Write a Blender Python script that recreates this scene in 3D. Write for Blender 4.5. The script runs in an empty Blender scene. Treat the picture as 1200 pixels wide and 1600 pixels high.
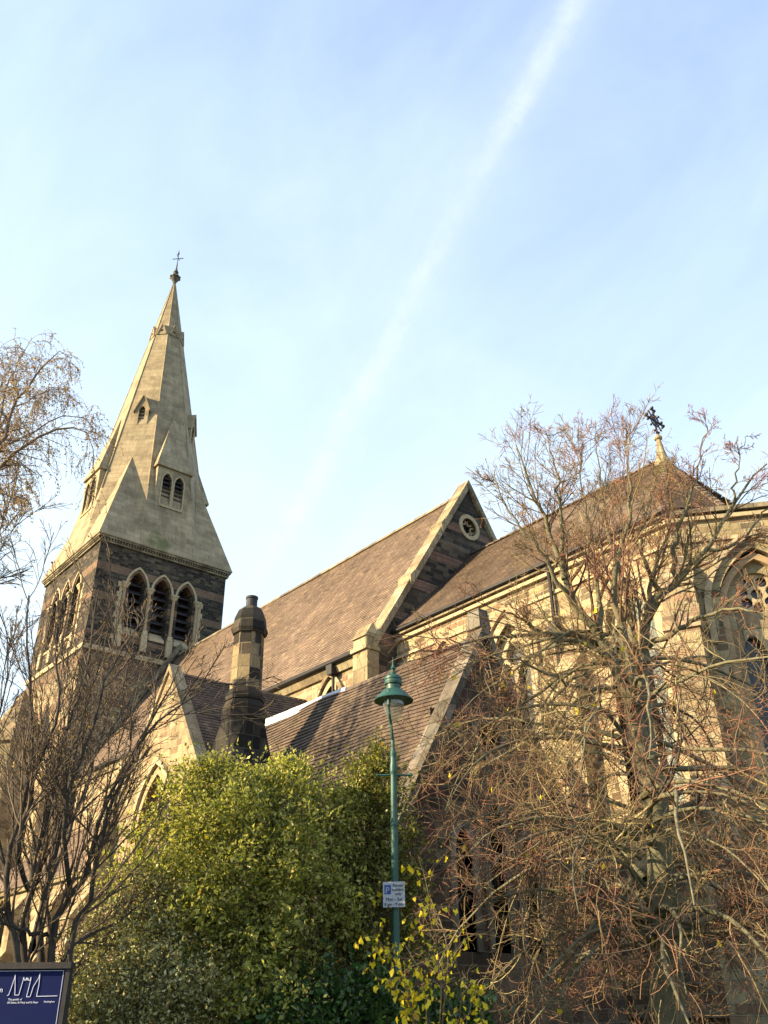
import bpy, math, random
import numpy as np
from mathutils import Vector, Matrix
from mathutils.geometry import tessellate_polygon

S = bpy.context.scene
COL = S.collection
R = math.radians

# ------------------------------------------------------------------ camera, sky, sun, exposure
CAM = np.array([0.0, 0.0, 1.6])
c_r = np.array([0.64270, 0.76600, -0.01032]); c_w = None
pitch, yaw, roll, FPX = R(29.4167), R(50.0031), R(-0.5913), 1372.49
_f = np.array([-math.cos(pitch)*math.sin(yaw), math.cos(pitch)*math.cos(yaw), math.sin(pitch)])
_r0 = np.array([math.cos(yaw), math.sin(yaw), 0.0]); _u0 = np.cross(_r0, _f)
c_r = math.cos(roll)*_r0 + math.sin(roll)*_u0
c_u = -math.sin(roll)*_r0 + math.cos(roll)*_u0
cam_d = bpy.data.cameras.new('camera'); cam = bpy.data.objects.new('camera', cam_d); COL.objects.link(cam)
cam.matrix_world = Matrix(((c_r[0], c_u[0], -_f[0], CAM[0]), (c_r[1], c_u[1], -_f[1], CAM[1]), (c_r[2], c_u[2], -_f[2], CAM[2]), (0, 0, 0, 1)))
cam_d.sensor_fit = 'VERTICAL'; cam_d.sensor_height = 36.0; cam_d.sensor_width = 27.0
cam_d.lens = FPX/1600*36; cam_d.clip_start = 0.1; cam_d.clip_end = 6000
S.camera = cam

SUN_EL, SUN_AZ = 23.0, 203.0          # compass azimuth, +Y is north
w = bpy.data.worlds.new("World"); S.world = w; w.use_nodes = True
nt = w.node_tree; N = nt.nodes; Lk = nt.links
bg = N['Background']
sky = N.new('ShaderNodeTexSky'); sky.sky_type = 'NISHITA'; sky.sun_disc = False
sky.sun_elevation = R(SUN_EL); sky.sun_rotation = R(SUN_AZ)
sky.air_density = 1.0; sky.dust_density = 1.6; sky.ozone_density = 1.6; sky.altitude = 50

def mth(nt, op, a, b=None, clamp=False):
    n = nt.nodes.new('ShaderNodeMath'); n.operation = op; n.use_clamp = clamp
    for i, v in enumerate((a, b)):
        if v is None: continue
        if isinstance(v, (int, float)): n.inputs[i].default_value = v
        else: nt.links.new(v, n.inputs[i])
    return n.outputs[0]
def ramp(nt, fac, stops, interp='LINEAR'):
    n = nt.nodes.new('ShaderNodeValToRGB'); cr = n.color_ramp; cr.interpolation = interp
    while len(cr.elements) > 1: cr.elements.remove(cr.elements[-1])
    for i, (p, c) in enumerate(stops):
        e = cr.elements[0] if i == 0 else cr.elements.new(p)
        e.position = p; e.color = (c[0], c[1], c[2], 1) if not isinstance(c, (int, float)) else (c, c, c, 1)
    nt.links.new(fac, n.inputs[0]); return n.outputs[0]
def mixc(nt, fac, a, b, mode='MIX'):
    n = nt.nodes.new('ShaderNodeMix'); n.data_type = 'RGBA'; n.blend_type = mode
    for s, v in ((n.inputs[0], fac), (n.inputs[6], a), (n.inputs[7], b)):
        if isinstance(v, (int, float)): s.default_value = v
        elif isinstance(v, (tuple, list)): s.default_value = (v[0], v[1], v[2], 1)
        else: nt.links.new(v, s)
    return n.outputs[2]
def noise(nt, vec, scale, detail=4, rough=.55, dist=0):
    n = nt.nodes.new('ShaderNodeTexNoise'); n.inputs['Scale'].default_value = scale
    n.inputs['Detail'].default_value = detail; n.inputs['Roughness'].default_value = rough; n.inputs['Distortion'].default_value = dist
    if vec is not None: nt.links.new(vec, n.inputs['Vector'])
    return n.outputs['Fac']

tc = N.new('ShaderNodeTexCoord')
nrm = N.new('ShaderNodeVectorMath'); nrm.operation = 'NORMALIZE'; Lk.new(tc.outputs['Generated'], nrm.inputs[0])
D = nrm.outputs[0]
sep = N.new('ShaderNodeSeparateXYZ'); Lk.new(D, sep.inputs[0])
def vdot(v):
    n = N.new('ShaderNodeVectorMath'); n.operation = 'DOT_PRODUCT'; Lk.new(D, n.inputs[0]); n.inputs[1].default_value = v
    return n.outputs['Value']
# thin high haze: more towards the horizon, with soft veils of cirrus
el = ramp(nt, sep.outputs['Z'], [(0.0, .97), (0.25, .92), (0.45, .80), (0.65, .58), (0.82, .38), (1.0, .24)])
cir = N.new('ShaderNodeMapping'); Lk.new(D, cir.inputs[0]); cir.inputs['Scale'].default_value = (1.2, 2.6, 2.0); cir.inputs['Rotation'].default_value = (.3, .5, .9)
veil = ramp(nt, noise(nt, cir.outputs[0], 1.7, 8, .58, .6), [(.38, 0), (.72, 1)])
side = mth(nt, 'MULTIPLY', vdot((-.66, -.74, .1)), .18)
hz = mth(nt, 'ADD', mth(nt, 'ADD', mth(nt, 'MULTIPLY', el, .92), side), mth(nt, 'MULTIPLY', veil, .20), True)
# vapour trail: a band about a great circle across the sky
dist = vdot((-.31845, -.86696, .38336))
wob = mth(nt, 'ADD', mth(nt, 'MULTIPLY', mth(nt, 'SUBTRACT', noise(nt, D, 9, 3), .5), .012), mth(nt, 'MULTIPLY', mth(nt, 'SUBTRACT', noise(nt, D, 55, 6, .7), .5), .016))
dd = mth(nt, 'ABSOLUTE', mth(nt, 'ADD', mth(nt, 'ADD', dist, wob), -.003))
band = ramp(nt, dd, [(0, .8), (.006, .68), (.015, .25), (.040, 0)])
along = vdot((-.53, .53, .76))
brk = ramp(nt, noise(nt, D, 16, 8, .72), [(.34, .25), (.64, 1)])
fade = ramp(nt, sep.outputs['Z'], [(.36, 0), (.47, .9), (.60, 1), (.70, .7), (.76, .5), (.80, .9), (.86, .8), (.97, .3)])
tr = mth(nt, 'MULTIPLY', mth(nt, 'MULTIPLY', band, brk), fade)
skyc = mixc(nt, hz, mixc(nt, 1.0, sky.outputs[0], (1.22, 1.24, 1.52), 'MULTIPLY'), (3.50, 4.25, 4.75))
skyc = mixc(nt, mth(nt, 'MULTIPLY', tr, .62), skyc, (3.95, 4.25, 4.4))
Lk.new(skyc, bg.inputs[0]); bg.inputs[1].default_value = 0.10

sd = bpy.data.lights.new('sun', 'SUN'); sd.energy = 5.0; sd.angle = R(.5); sd.color = (1.0, .79, .48)
so = bpy.data.objects.new('sun', sd); COL.objects.link(so)
_a = R(SUN_AZ); sdir = Vector((math.sin(_a)*math.cos(R(SUN_EL)), math.cos(_a)*math.cos(R(SUN_EL)), math.sin(R(SUN_EL))))
so.rotation_euler = sdir.to_track_quat('Z', 'Y').to_euler(); so.location = (-10, -20, 30)
S.view_settings.view_transform = 'Standard'; S.view_settings.look = 'None'
S.view_settings.exposure = 1.54; S.view_settings.gamma = 1.0
S.cycles.max_bounces = 5; S.cycles.diffuse_bounces = 3; S.cycles.transparent_max_bounces = 6

# ------------------------------------------------------------------ helpers
def at(px, py, d):
    """world point seen at photo pixel px,py (1200x1600) at horizontal distance d"""
    v = c_r*(px-600)/FPX - c_u*(py-800)/FPX + _f
    return CAM + v*(d/math.hypot(v[0], v[1]))
def atv(px, py, d): return Vector(at(px, py, d))

def new_mat(name):
    m = bpy.data.materials.new(name); m.use_nodes = True
    return m, m.node_tree, m.node_tree.nodes['Principled BSDF']
def uvnode(nt): return nt.nodes.new('ShaderNodeTexCoord').outputs['UV']
def bump(nt, h, b, strength=.5, dist=.02):
    n = nt.nodes.new('ShaderNodeBump'); n.inputs['Strength'].default_value = strength; n.inputs['Distance'].default_value = dist
    nt.links.new(h, n.inputs['Height']); nt.links.new(n.outputs[0], b.inputs['Normal'])

def masonry(name, cols, bw, bh, mortar, ms=.014, distort=.0, bands=(), bandcol=(.26, .15, .10), stain=.55, patch=None, low=None, bstr=.7, weather=None):
    m, nt, b = new_mat(name); uv = uvnode(nt)
    geo = nt.nodes.new('ShaderNodeNewGeometry'); P = geo.outputs['Position']
    sp = nt.nodes.new('ShaderNodeSeparateXYZ'); nt.links.new(P, sp.inputs[0]); Z = sp.outputs['Z']
    if distort:
        nn = nt.nodes.new('ShaderNodeTexNoise'); nn.inputs['Scale'].default_value = 2.2; nt.links.new(uv, nn.inputs['Vector'])
        s1 = nt.nodes.new('ShaderNodeVectorMath'); s1.operation = 'SUBTRACT'; nt.links.new(nn.outputs['Color'], s1.inputs[0]); s1.inputs[1].default_value = (.5, .5, .5)
        s2 = nt.nodes.new('ShaderNodeVectorMath'); s2.operation = 'SCALE'; nt.links.new(s1.outputs[0], s2.inputs[0]); s2.inputs['Scale'].default_value = distort
        s3 = nt.nodes.new('ShaderNodeVectorMath'); nt.links.new(uv, s3.inputs[0]); nt.links.new(s2.outputs[0], s3.inputs[1]); uv = s3.outputs[0]
    br = nt.nodes.new('ShaderNodeTexBrick'); nt.links.new(uv, br.inputs['Vector'])
    br.inputs['Color1'].default_value = (0, 0, 0, 1); br.inputs['Color2'].default_value = (1, 1, 1, 1)
    br.inputs['Mortar'].default_value = (.5, .5, .5, 1)
    br.inputs['Scale'].default_value = 1; br.inputs['Mortar Size'].default_value = ms; br.inputs['Mortar Smooth'].default_value = .35
    br.inputs['Brick Width'].default_value = bw; br.inputs['Row Height'].default_value = bh; br.offset = .5; br.squash = .7; br.squash_frequency = 3
    n = len(cols); c = ramp(nt, br.outputs['Color'], [(i/n, k) for i, k in enumerate(cols)], 'CONSTANT')
    if low:
        z0, z1, lcols = low
        c2 = ramp(nt, br.outputs['Color'], [(i/len(lcols), k) for i, k in enumerate(lcols)], 'CONSTANT')
        zz = mth(nt, 'ADD', Z, mth(nt, 'MULTIPLY', noise(nt, uv, .8), 1.6))
        f = mth(nt, 'DIVIDE', mth(nt, 'SUBTRACT', zz, z0), z1-z0, True)
        c = mixc(nt, f, c2, c)
    for (z0, z1) in bands:
        f = mth(nt, 'MULTIPLY', mth(nt, 'GREATER_THAN', Z, z0), mth(nt, 'LESS_THAN', Z, z1))
        bc = mixc(nt, mth(nt, 'MULTIPLY', br.outputs['Color'], .35), bandcol, tuple(x*.55 for x in bandcol))
        c = mixc(nt, f, c, bc)
    c = mixc(nt, br.outputs['Fac'], c, mortar)
    # grain and blotches
    g = ramp(nt, noise(nt, P, 14, 6, .65), [(.25, .72), (.75, 1.22)])
    c = mixc(nt, 1.0, c, g, 'MULTIPLY')
    st = ramp(nt, noise(nt, P, .9, 6, .62, .4), [(.35, 1-stain), (.62, 1.06)])
    c = mixc(nt, 1.0, c, st, 'MULTIPLY')
    mp = nt.nodes.new('ShaderNodeMapping'); nt.links.new(P, mp.inputs[0]); mp.inputs['Scale'].default_value = (3.2, 3.2, .22)
    sk = ramp(nt, noise(nt, mp.outputs[0], 1.3, 4, .6), [(.42, 1 - stain*.55), (.60, 1.0)])
    c = mixc(nt, .8, c, sk, 'MULTIPLY')
    if patch:
        (pc, pr, pcol) = patch
        vd = nt.nodes.new('ShaderNodeVectorMath'); vd.operation = 'DISTANCE'; nt.links.new(P, vd.inputs[0]); vd.inputs[1].default_value = pc
        f = ramp(nt, mth(nt, 'ADD', mth(nt, 'DIVIDE', vd.outputs['Value'], pr), mth(nt, 'MULTIPLY', noise(nt, P, 1.5, 6), 1.2)), [(.75, .75), (1.25, 0)])
        c = mixc(nt, f, c, pcol)
    nt.links.new(c, b.inputs['Base Color']); b.inputs['Roughness'].default_value = .92
    b.inputs['Specular IOR Level'].default_value = .2
    h = mth(nt, 'ADD', mth(nt, 'MULTIPLY', mth(nt, 'SUBTRACT', 1.0, br.outputs['Fac']), .8), mth(nt, 'MULTIPLY', noise(nt, P, 7, 8, .7), .9))
    h = mth(nt, 'ADD', h, mth(nt, 'MULTIPLY', br.outputs['Color'], .35))
    bump(nt, h, b, bstr, .03)
    return m

def plain(name, col, rough=.85, var=.25, scale=8, metal=0, bstr=.25, spec=.3):
    m, nt, b = new_mat(name)
    P = nt.nodes.new('ShaderNodeNewGeometry').outputs['Position']
    f = noise(nt, P, scale, 6, .65)
    g = ramp(nt, f, [(.25, 1-var), (.75, 1+var)])
    c = mixc(nt, 1.0, col, g, 'MULTIPLY')
    nt.links.new(c, b.inputs['Base Color']); b.inputs['Roughness'].default_value = rough; b.inputs['Metallic'].default_value = metal
    b.inputs['Specular IOR Level'].default_value = spec
    if bstr: bump(nt, f, b, bstr, .015)
    return m

def island(name, stops, rough=.85, trans=0.0, spec=.3, large=None, gloss=None):
    m, nt, b = new_mat(name)
    geo = nt.nodes.new('ShaderNodeNewGeometry')
    c = ramp(nt, geo.outputs['Random Per Island'], stops)
    if large:
        sc, lo, hi = large
        mp = nt.nodes.new('ShaderNodeMapping'); nt.links.new(geo.outputs['Position'], mp.inputs[0]); mp.inputs['Scale'].default_value = (1.6, .25, .25)
        if name.endswith('tiles'): c = mixc(nt, 1.0, c, ramp(nt, noise(nt, mp.outputs[0], 1.6, 6, .7), [(.34, .80), (.60, 1.07)]), 'MULTIPLY')
        c = mixc(nt, 1.0, c, ramp(nt, noise(nt, geo.outputs['Position'], sc, 5, .6), [(.33, lo), (.66, hi)]), 'MULTIPLY')
    nt.links.new(c, b.inputs['Base Color']); b.inputs['Roughness'].default_value = rough; b.inputs['Specular IOR Level'].default_value = spec
    if trans:
        t = nt.nodes.new('ShaderNodeBsdfTranslucent'); nt.links.new(mixc(nt, 1.0, c, (1.15, 1.2, .7), 'MULTIPLY'), t.inputs[0])
        mx = nt.nodes.new('ShaderNodeMixShader'); mx.inputs[0].default_value = trans
        nt.links.new(b.outputs[0], mx.inputs[1]); nt.links.new(t.outputs[0], mx.inputs[2])
        nt.links.new(mx.outputs[0], nt.nodes['Material Output'].inputs[0])
    return m

DARK = [(.028, .023, .019), (.065, .053, .038), (.040, .034, .028), (.13, .102, .066), (.050, .041, .032), (.09, .07, .048)]
RUB = [(.17, .12, .068), (.41, .325, .17), (.31, .235, .13), (.46, .375, .20), (.26, .17, .10), (.43, .35, .19), (.17, .135, .085)]
BEI = [(.36, .28, .16), (.42, .34, .20), (.30, .22, .13), (.39, .26, .16), (.44, .37, .23), (.24, .16, .10)]
M = {}
M['tower'] = masonry('tower dark stone', DARK, .42, .16, (.11, .095, .075), .012, .03, bands=((24.42, 24.92), (22.62, 23.05), (20.35, 20.6), (18.6, 19.1), (16.4, 16.9), (14, 14.5), (11.5, 12)), bandcol=(.235, .15, .095), stain=.3, low=(18.3, 20.8, BEI+RUB[:3]))
M['spire'] = masonry('spire ashlar', [(.38, .302, .186), (.42, .338, .21), (.345, .27, .167), (.395, .313, .192), (.365, .288, .176), (.325, .255, .158)], 1.15, .37, (.27, .225, .145), .012, .0, stain=.30, patch=((-46.9, 20.7, 27.2), 2.4, (.11, .125, .045)), bstr=.35)
M['rubble'] = masonry('chancel rubble', RUB, .52, .20, (.40, .34, .23), .020, .07, stain=.38)
M['nave'] = masonry('nave wall stone', BEI, .5, .2, (.37, .31, .21), .016, .06, stain=.42)
M['gable'] = masonry('gable dark stone', DARK, .62, .20, (.10, .085, .07), .014, .05, bands=((18.0, 18.3), (16.35, 16.75), (14.9, 15.3), (13.5, 13.8), (12.4, 12.8)), bandcol=(.24, .145, .105), stain=.3)
M['transept'] = masonry('transept stone', [(.40, .31, .165), (.31, .225, .125), (.37, .25, .145), (.43, .34, .195), (.24, .17, .10), (.36, .285, .16)], .55, .22, (.38, .31, .21), .018, .08, stain=.4)
M['chapel'] = masonry('chapel stone', [(.10, .07, .05), (.14, .10, .065), (.075, .055, .04), (.17, .12, .08), (.12, .065, .05)], .5, .22, (.17, .14, .10), .018, .06, stain=.4)
M['chimney'] = masonry('chimney block', [(.25, .19, .105), (.040, .034, .028), (.28, .21, .115), (.17, .12, .07), (.05, .042, .034), (.09, .07, .05), (.30, .23, .13)], .55, .30, (.22, .18, .12), .016, .0, stain=.35)
M['soot'] = masonry('sooty stone', [(.030, .026, .022), (.05, .043, .034), (.022, .02, .018), (.075, .06, .045)], .6, .32, (.09, .08, .06), .014, .0, stain=.4)
M['copel'] = masonry('pale coping stone', [(.40, .33, .20), (.33, .26, .155), (.44, .37, .23), (.29, .225, .14)], .85, .60, (.20, .16, .10), .014, .0, stain=.5)
M['cope'] = masonry('weathered coping stone', [(.30, .25, .165), (.22, .18, .12), (.34, .29, .19)], .7, .55, (.14, .115, .08), .014, .0, stain=.5)
M['gcope'] = masonry('grey mossy coping stone', [(.20, .18, .14), (.26, .22, .17), (.15, .13, .10)], .75, .55, (.10, .09, .07), .014, .0, stain=.55)
M['dress'] = plain('light stone dressing', (.385, .31, .19), .9, .32, 5)
M['dressp'] = plain('pinkish shaft stone', (.34, .24, .14), .88, .3, 5)
M['darkin'] = plain('dark recess', (.012, .011, .011), .9, .2, 3)
M['louvre'] = plain('louvre slate', (.035, .031, .035), .7, .3, 6)
M['gutter'] = plain('cast iron', (.022, .02, .02), .55, .3, 20, 0, .1)
M['lead'] = plain('lead flashing', (.52, .54, .60), .5, .2, 9)
M['pot'] = plain('chimney pot clay', (.035, .035, .042), .7, .3, 12)
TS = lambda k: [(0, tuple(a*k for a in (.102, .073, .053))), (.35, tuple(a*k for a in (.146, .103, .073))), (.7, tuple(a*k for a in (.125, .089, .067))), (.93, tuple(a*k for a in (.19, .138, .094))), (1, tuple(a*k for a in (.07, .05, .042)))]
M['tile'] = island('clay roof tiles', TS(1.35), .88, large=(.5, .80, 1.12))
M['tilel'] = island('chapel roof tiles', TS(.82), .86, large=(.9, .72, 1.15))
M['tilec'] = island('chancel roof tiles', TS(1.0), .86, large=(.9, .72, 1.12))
def regional(name, a, b2, sc=.8):
    m, nt, b = new_mat(name); geo = nt.nodes.new('ShaderNodeNewGeometry'); r_ = geo.outputs['Random Per Island']
    ca = ramp(nt, r_, a); cb = ramp(nt, r_, b2); f = ramp(nt, noise(nt, geo.outputs['Position'], sc, 3), [(.40, 0), (.58, 1)])
    nt.links.new(mixc(nt, f, ca, cb), b.inputs['Base Color']); b.inputs['Roughness'].default_value = .75; return m
M['limetwig'] = regional('lime twigs', [(0, (.040, .024, .016)), (.4, (.17, .080, .045)), (.7, (.09, .055, .032)), (1, (.30, .14, .08))], [(0, (.055, .045, .024)), (.4, (.22, .175, .075)), (.7, (.13, .10, .045)), (1, (.38, .31, .14))])
M['limered'] = regional('lime shoots', [(0, (.15, .05, .035)), (.5, (.34, .12, .07)), (1, (.30, .18, .10))], [(0, (.10, .075, .035)), (.5, (.24, .18, .075)), (1, (.22, .10, .055))])
def mossy(m):   # lichen near the top of the apse roof
    nt = m.node_tree; b = nt.nodes['Principled BSDF']; src = b.inputs['Base Color'].links[0].from_socket
    P = nt.nodes.new('ShaderNodeNewGeometry').outputs['Position']
    vd = nt.nodes.new('ShaderNodeVectorMath'); vd.operation = 'DISTANCE'; nt.links.new(P, vd.inputs[0]); vd.inputs[1].default_value = (-12.2, 21.6, 17.0)
    f = ramp(nt, mth(nt, 'ADD', mth(nt, 'DIVIDE', vd.outputs['Value'], 3.4), mth(nt, 'MULTIPLY', noise(nt, P, 2.2, 6), 1.4)), [(.8, .8), (1.3, 0)])
    nt.links.new(mixc(nt, f, src, (.13, .115, .028)), b.inputs['Base Color'])
mossy(M['tilec'])
def glassmat(name, cols, rough=.25):
    m, nt, b = new_mat(name); uv = uvnode(nt)
    br = nt.nodes.new('ShaderNodeTexBrick'); nt.links.new(uv, br.inputs['Vector']); br.inputs['Scale'].default_value = 1
    br.inputs['Color1'].default_value = (0, 0, 0, 1); br.inputs['Color2'].default_value = (1, 1, 1, 1); br.inputs['Mortar Size'].default_value = .008
    br.inputs['Brick Width'].default_value = .13; br.inputs['Row Height'].default_value = .17
    c = ramp(nt, mth(nt, 'ADD', mth(nt, 'MULTIPLY', br.outputs['Color'], .4), mth(nt, 'MULTIPLY', noise(nt, uv, 1.6), .6)), cols)
    c = mixc(nt, br.outputs['Fac'], c, (.02, .02, .02))
    nt.links.new(c, b.inputs['Base Color']); b.inputs['Roughness'].default_value = rough; b.inputs['Specular IOR Level'].default_value = .45
    bump(nt, noise(nt, uv, 5), b, .2, .02)
    return m
M['glassd'] = glassmat('dark leaded glass', [(.3, (.012, .014, .018)), (.7, (.035, .045, .055))])
M['glassg'] = glassmat('pale green guarded glass', [(.25, (.05, .07, .065)), (.5, (.11, .14, .12)), (.75, (.20, .24, .21))], .6)  # greenish glass; paler mottling paints whitish reflections into its colour
M['green'] = plain('dark green lamp paint', (.014, .066, .048), .48, .42, 14, 0, .12, .5)
M['cream'] = plain('cream enamel', (.42, .40, .30), .5, .15, 14, 0, 0)
M['signwhite'] = plain('sign plate', (.33, .36, .40), .5, .08, 20, 0, 0)
M['signblue'] = plain('parking blue', (.012, .05, .22), .4, .05, 9, 0, 0)
M['black'] = plain('black lettering', (.02, .02, .022), .6, .1, 9, 0, 0)
M['navy'] = plain('noticeboard blue', (.003, .008, .060), .55, .1, 6, 0, 0, .12)
M['white'] = plain('white line paint', (.62, .66, .82), .5, .05, 9, 0, 0)
M['frame'] = plain('dark stained timber', (.028, .024, .024), .6, .35, 18)
M['grass'] = plain('rough grass', (.035, .055, .018), .95, .5, 3)
M['tarmac'] = plain('asphalt', (.05, .05, .052), .9, .25, 30)
M['paving'] = plain('paving', (.20, .18, .15), .9, .25, 6)
M['lime'] = plain('lime bark', (.135, .125, .075), .92, .5, 9, 0, .6)
M['bark'] = plain('dark grey bark', (.050, .042, .034), .93, .45, 10, 0, .6)
M['darktwig'] = island('grey brown twigs', [(0, (.045, .034, .026)), (.6, (.085, .063, .045)), (1, (.16, .115, .07))], .8)
M['birch'] = plain('birch limb bark', (.17, .125, .085), .9, .5, 10, 0, .4)
M['birchtwig'] = island('birch twigs', [(0, (.10, .065, .055)), (1, (.19, .13, .09))], .8)
M['birchleaf'] = island('birch leaves', [(0, (.14, .09, .085)), (.45, (.24, .16, .12)), (.7, (.40, .26, .10)), (1, (.62, .44, .10))], .6, .35)
M['leafdry'] = island('dry brown leaves', [(0, (.10, .07, .045)), (.6, (.22, .14, .06)), (1, (.42, .27, .06))], .7, .25)
M['privet'] = island('privet leaves', [(0, (.13, .15, .030)), (.3, (.30, .32, .06)), (.75, (.48, .46, .11)), (.95, (.62, .57, .20)), (1, (.55, .36, .08))], .42, .50, .35, large=(1.3, .75, 1.2))
M['privetd'] = island('olive leaves', [(0, (.075, .085, .018)), (.4, (.15, .16, .03)), (.8, (.26, .25, .05)), (1, (.42, .36, .07))], .45, .38, .35)
M['privetg'] = island('grey green leaves', [(0, (.20, .20, .07)), (.5, (.35, .33, .12)), (1, (.55, .50, .24))], .38, .25, .5)
M['deepg'] = island('deep green leaves', [(0, (.018, .050, .010)), (.6, (.050, .115, .022)), (1, (.11, .20, .04))], .35, .25, .5)
M['yellow'] = island('yellow autumn leaves', [(0, (.34, .36, .03)), (.15, (.60, .52, .035)), (.5, (.80, .63, .03)), (.93, (.85, .66, .04)), (1, (.45, .28, .05))], .5, .42)
M['orange'] = island('orange autumn leaves', [(0, (.35, .20, .03)), (1, (.55, .27, .05))], .5, .3)

def parent(o, p):
    if p is not None: o.parent = p
def tag(o, label=None, cat=None, group=None, kind=None):
    if label: o['label'] = label
    if cat: o['category'] = cat
    if group: o['group'] = group
    if kind: o['kind'] = kind
    return o
def empty(name, loc=(0, 0, 0), label=None, cat=None, group=None):
    o = bpy.data.objects.new(name, None); COL.objects.link(o); o.location = loc; return tag(o, label, cat, group)

class MB:
    def __init__(s): s.v = []; s.f = []; s.m = []; s.mi = 0
    def vs(s, pts):
        b = len(s.v); s.v.extend([tuple(p) for p in pts]); return b
    def poly(s, pts):
        b = s.vs(pts); s.f.append(tuple(range(b, b+len(pts)))); s.m.append(s.mi)
    def quadstrip(s, A, B, close=False):
        b = s.vs(A); c = s.vs(B); n = len(A)
        for i in range(n if close else n-1):
            j = (i+1) % n; s.f.append((b+i, b+j, c+j, c+i)); s.m.append(s.mi)
    def box(s, c, sz, rz=0, taper=1.0):
        x, y, z = sz[0]/2, sz[1]/2, sz[2]/2; ca, sa = math.cos(rz), math.sin(rz); P = []
        for k in (-1, 1):
            t = taper if k == 1 else 1
            for a, b in ((-1, -1), (1, -1), (1, 1), (-1, 1)):
                X, Y = a*x*t, b*y*t; P.append((c[0]+X*ca-Y*sa, c[1]+X*sa+Y*ca, c[2]+k*z))
        b = s.vs(P)
        for f in ((0, 3, 2, 1), (4, 5, 6, 7), (0, 1, 5, 4), (1, 2, 6, 5), (2, 3, 7, 6), (3, 0, 4, 7)):
            s.f.append(tuple(b+i for i in f)); s.m.append(s.mi)
    def hexa(s, bot, top):
        """closed prism between two loops of equal length"""
        n = len(bot); b = s.vs(bot); t = s.vs(top)
        s.f.append(tuple(b+i for i in reversed(range(n)))); s.f.append(tuple(t+i for i in range(n))); s.m += [s.mi]*2
        for i in range(n):
            j = (i+1) % n; s.f.append((b+i, b+j, t+j, t+i)); s.m.append(s.mi)
    def beam(s, a, b, w, h, up=(0, 0, 1)):
        a, b = Vector(a), Vector(b); d = (b-a).normalized(); u = Vector(up); sd = d.cross(u).normalized(); u = sd.cross(d).normalized()
        q = lambda p: [p+sd*(w/2)*i+u*(h/2)*j for i, j in ((-1, -1), (1, -1), (1, 1), (-1, 1))]
        s.hexa(q(a), q(b))
    def tube(s, pts, r, n=8, cap=True):
        pts = [Vector(p) for p in pts]; rr = r if isinstance(r, (list, tuple)) else [r]*len(pts); rings = []
        for i, p in enumerate(pts):
            d = (pts[min(i+1, len(pts)-1)]-pts[max(i-1, 0)]).normalized()
            a = d.cross(Vector((.31, .22, .93)) if abs(d.z) < .95 else Vector((1, .1, 0))).normalized(); c = d.cross(a)
            rings.append([p+(a*math.cos(2*math.pi*k/n)+c*math.sin(2*math.pi*k/n))*rr[i] for k in range(n)])
        for A, B in zip(rings, rings[1:]): s.quadstrip(A, B, True)
        if cap: s.poly(rings[0][::-1]); s.poly(rings[-1])
    def lathe(s, prof, c=(0, 0, 0), n=24, ph=0):
        rings = [[(c[0]+r*math.cos(ph+2*math.pi*k/n), c[1]+r*math.sin(ph+2*math.pi*k/n), c[2]+z) for k in range(n)] for r, z in prof]
        for A, B in zip(rings, rings[1:]): s.quadstrip(A, B, True)
        if prof[0][0] > 1e-4: s.poly(rings[0][::-1])
        if prof[-1][0] > 1e-4: s.poly(rings[-1])
    def build(s, name, mat, par=None, smooth=False, recalc=False):
        me = bpy.data.meshes.new(name); me.from_pydata(s.v, [], s.f)
        mats = mat if isinstance(mat, (list, tuple)) else [mat]
        for m_ in mats: me.materials.append(M[m_] if isinstance(m_, str) else m_)
        if len(mats) > 1: me.polygons.foreach_set('material_index', s.m)
        if recalc:
            import bmesh
            bm = bmesh.new(); bm.from_mesh(me); bmesh.ops.remove_doubles(bm, verts=bm.verts, dist=1e-5); bmesh.ops.recalc_face_normals(bm, faces=bm.faces); bm.to_mesh(me); bm.free()
        uvl = me.uv_layers.new(name='UVMap').data
        for p in me.polygons:
            n = p.normal
            if abs(n.z) > .96: u, v = Vector((1, 0, 0)), Vector((0, 1, 0))
            else: u = Vector((-n.y, n.x, 0)).normalized(); v = n.cross(u)
            if v.z < 0: v = -v
            for li in p.loop_indices:
                q = me.vertices[me.loops[li].vertex_index].co; uvl[li].uv = (q.dot(u), q.dot(v) if abs(n.z) > .5 else q.z)
        if smooth: me.polygons.foreach_set('use_smooth', [True]*len(me.polygons))
        o = bpy.data.objects.new(name, me); COL.objects.link(o); parent(o, par); return o

class Fr:
    """wall frame: a runs right seen from outside, z up, d outward"""
    def __init__(s, o, u): s.o = Vector(o); s.u = Vector(u).normalized(); s.n = s.u.cross(Vector((0, 0, 1)))
    def p(s, a, z, d=0): return s.o+s.u*a+Vector((0, 0, z))+s.n*d

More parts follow.
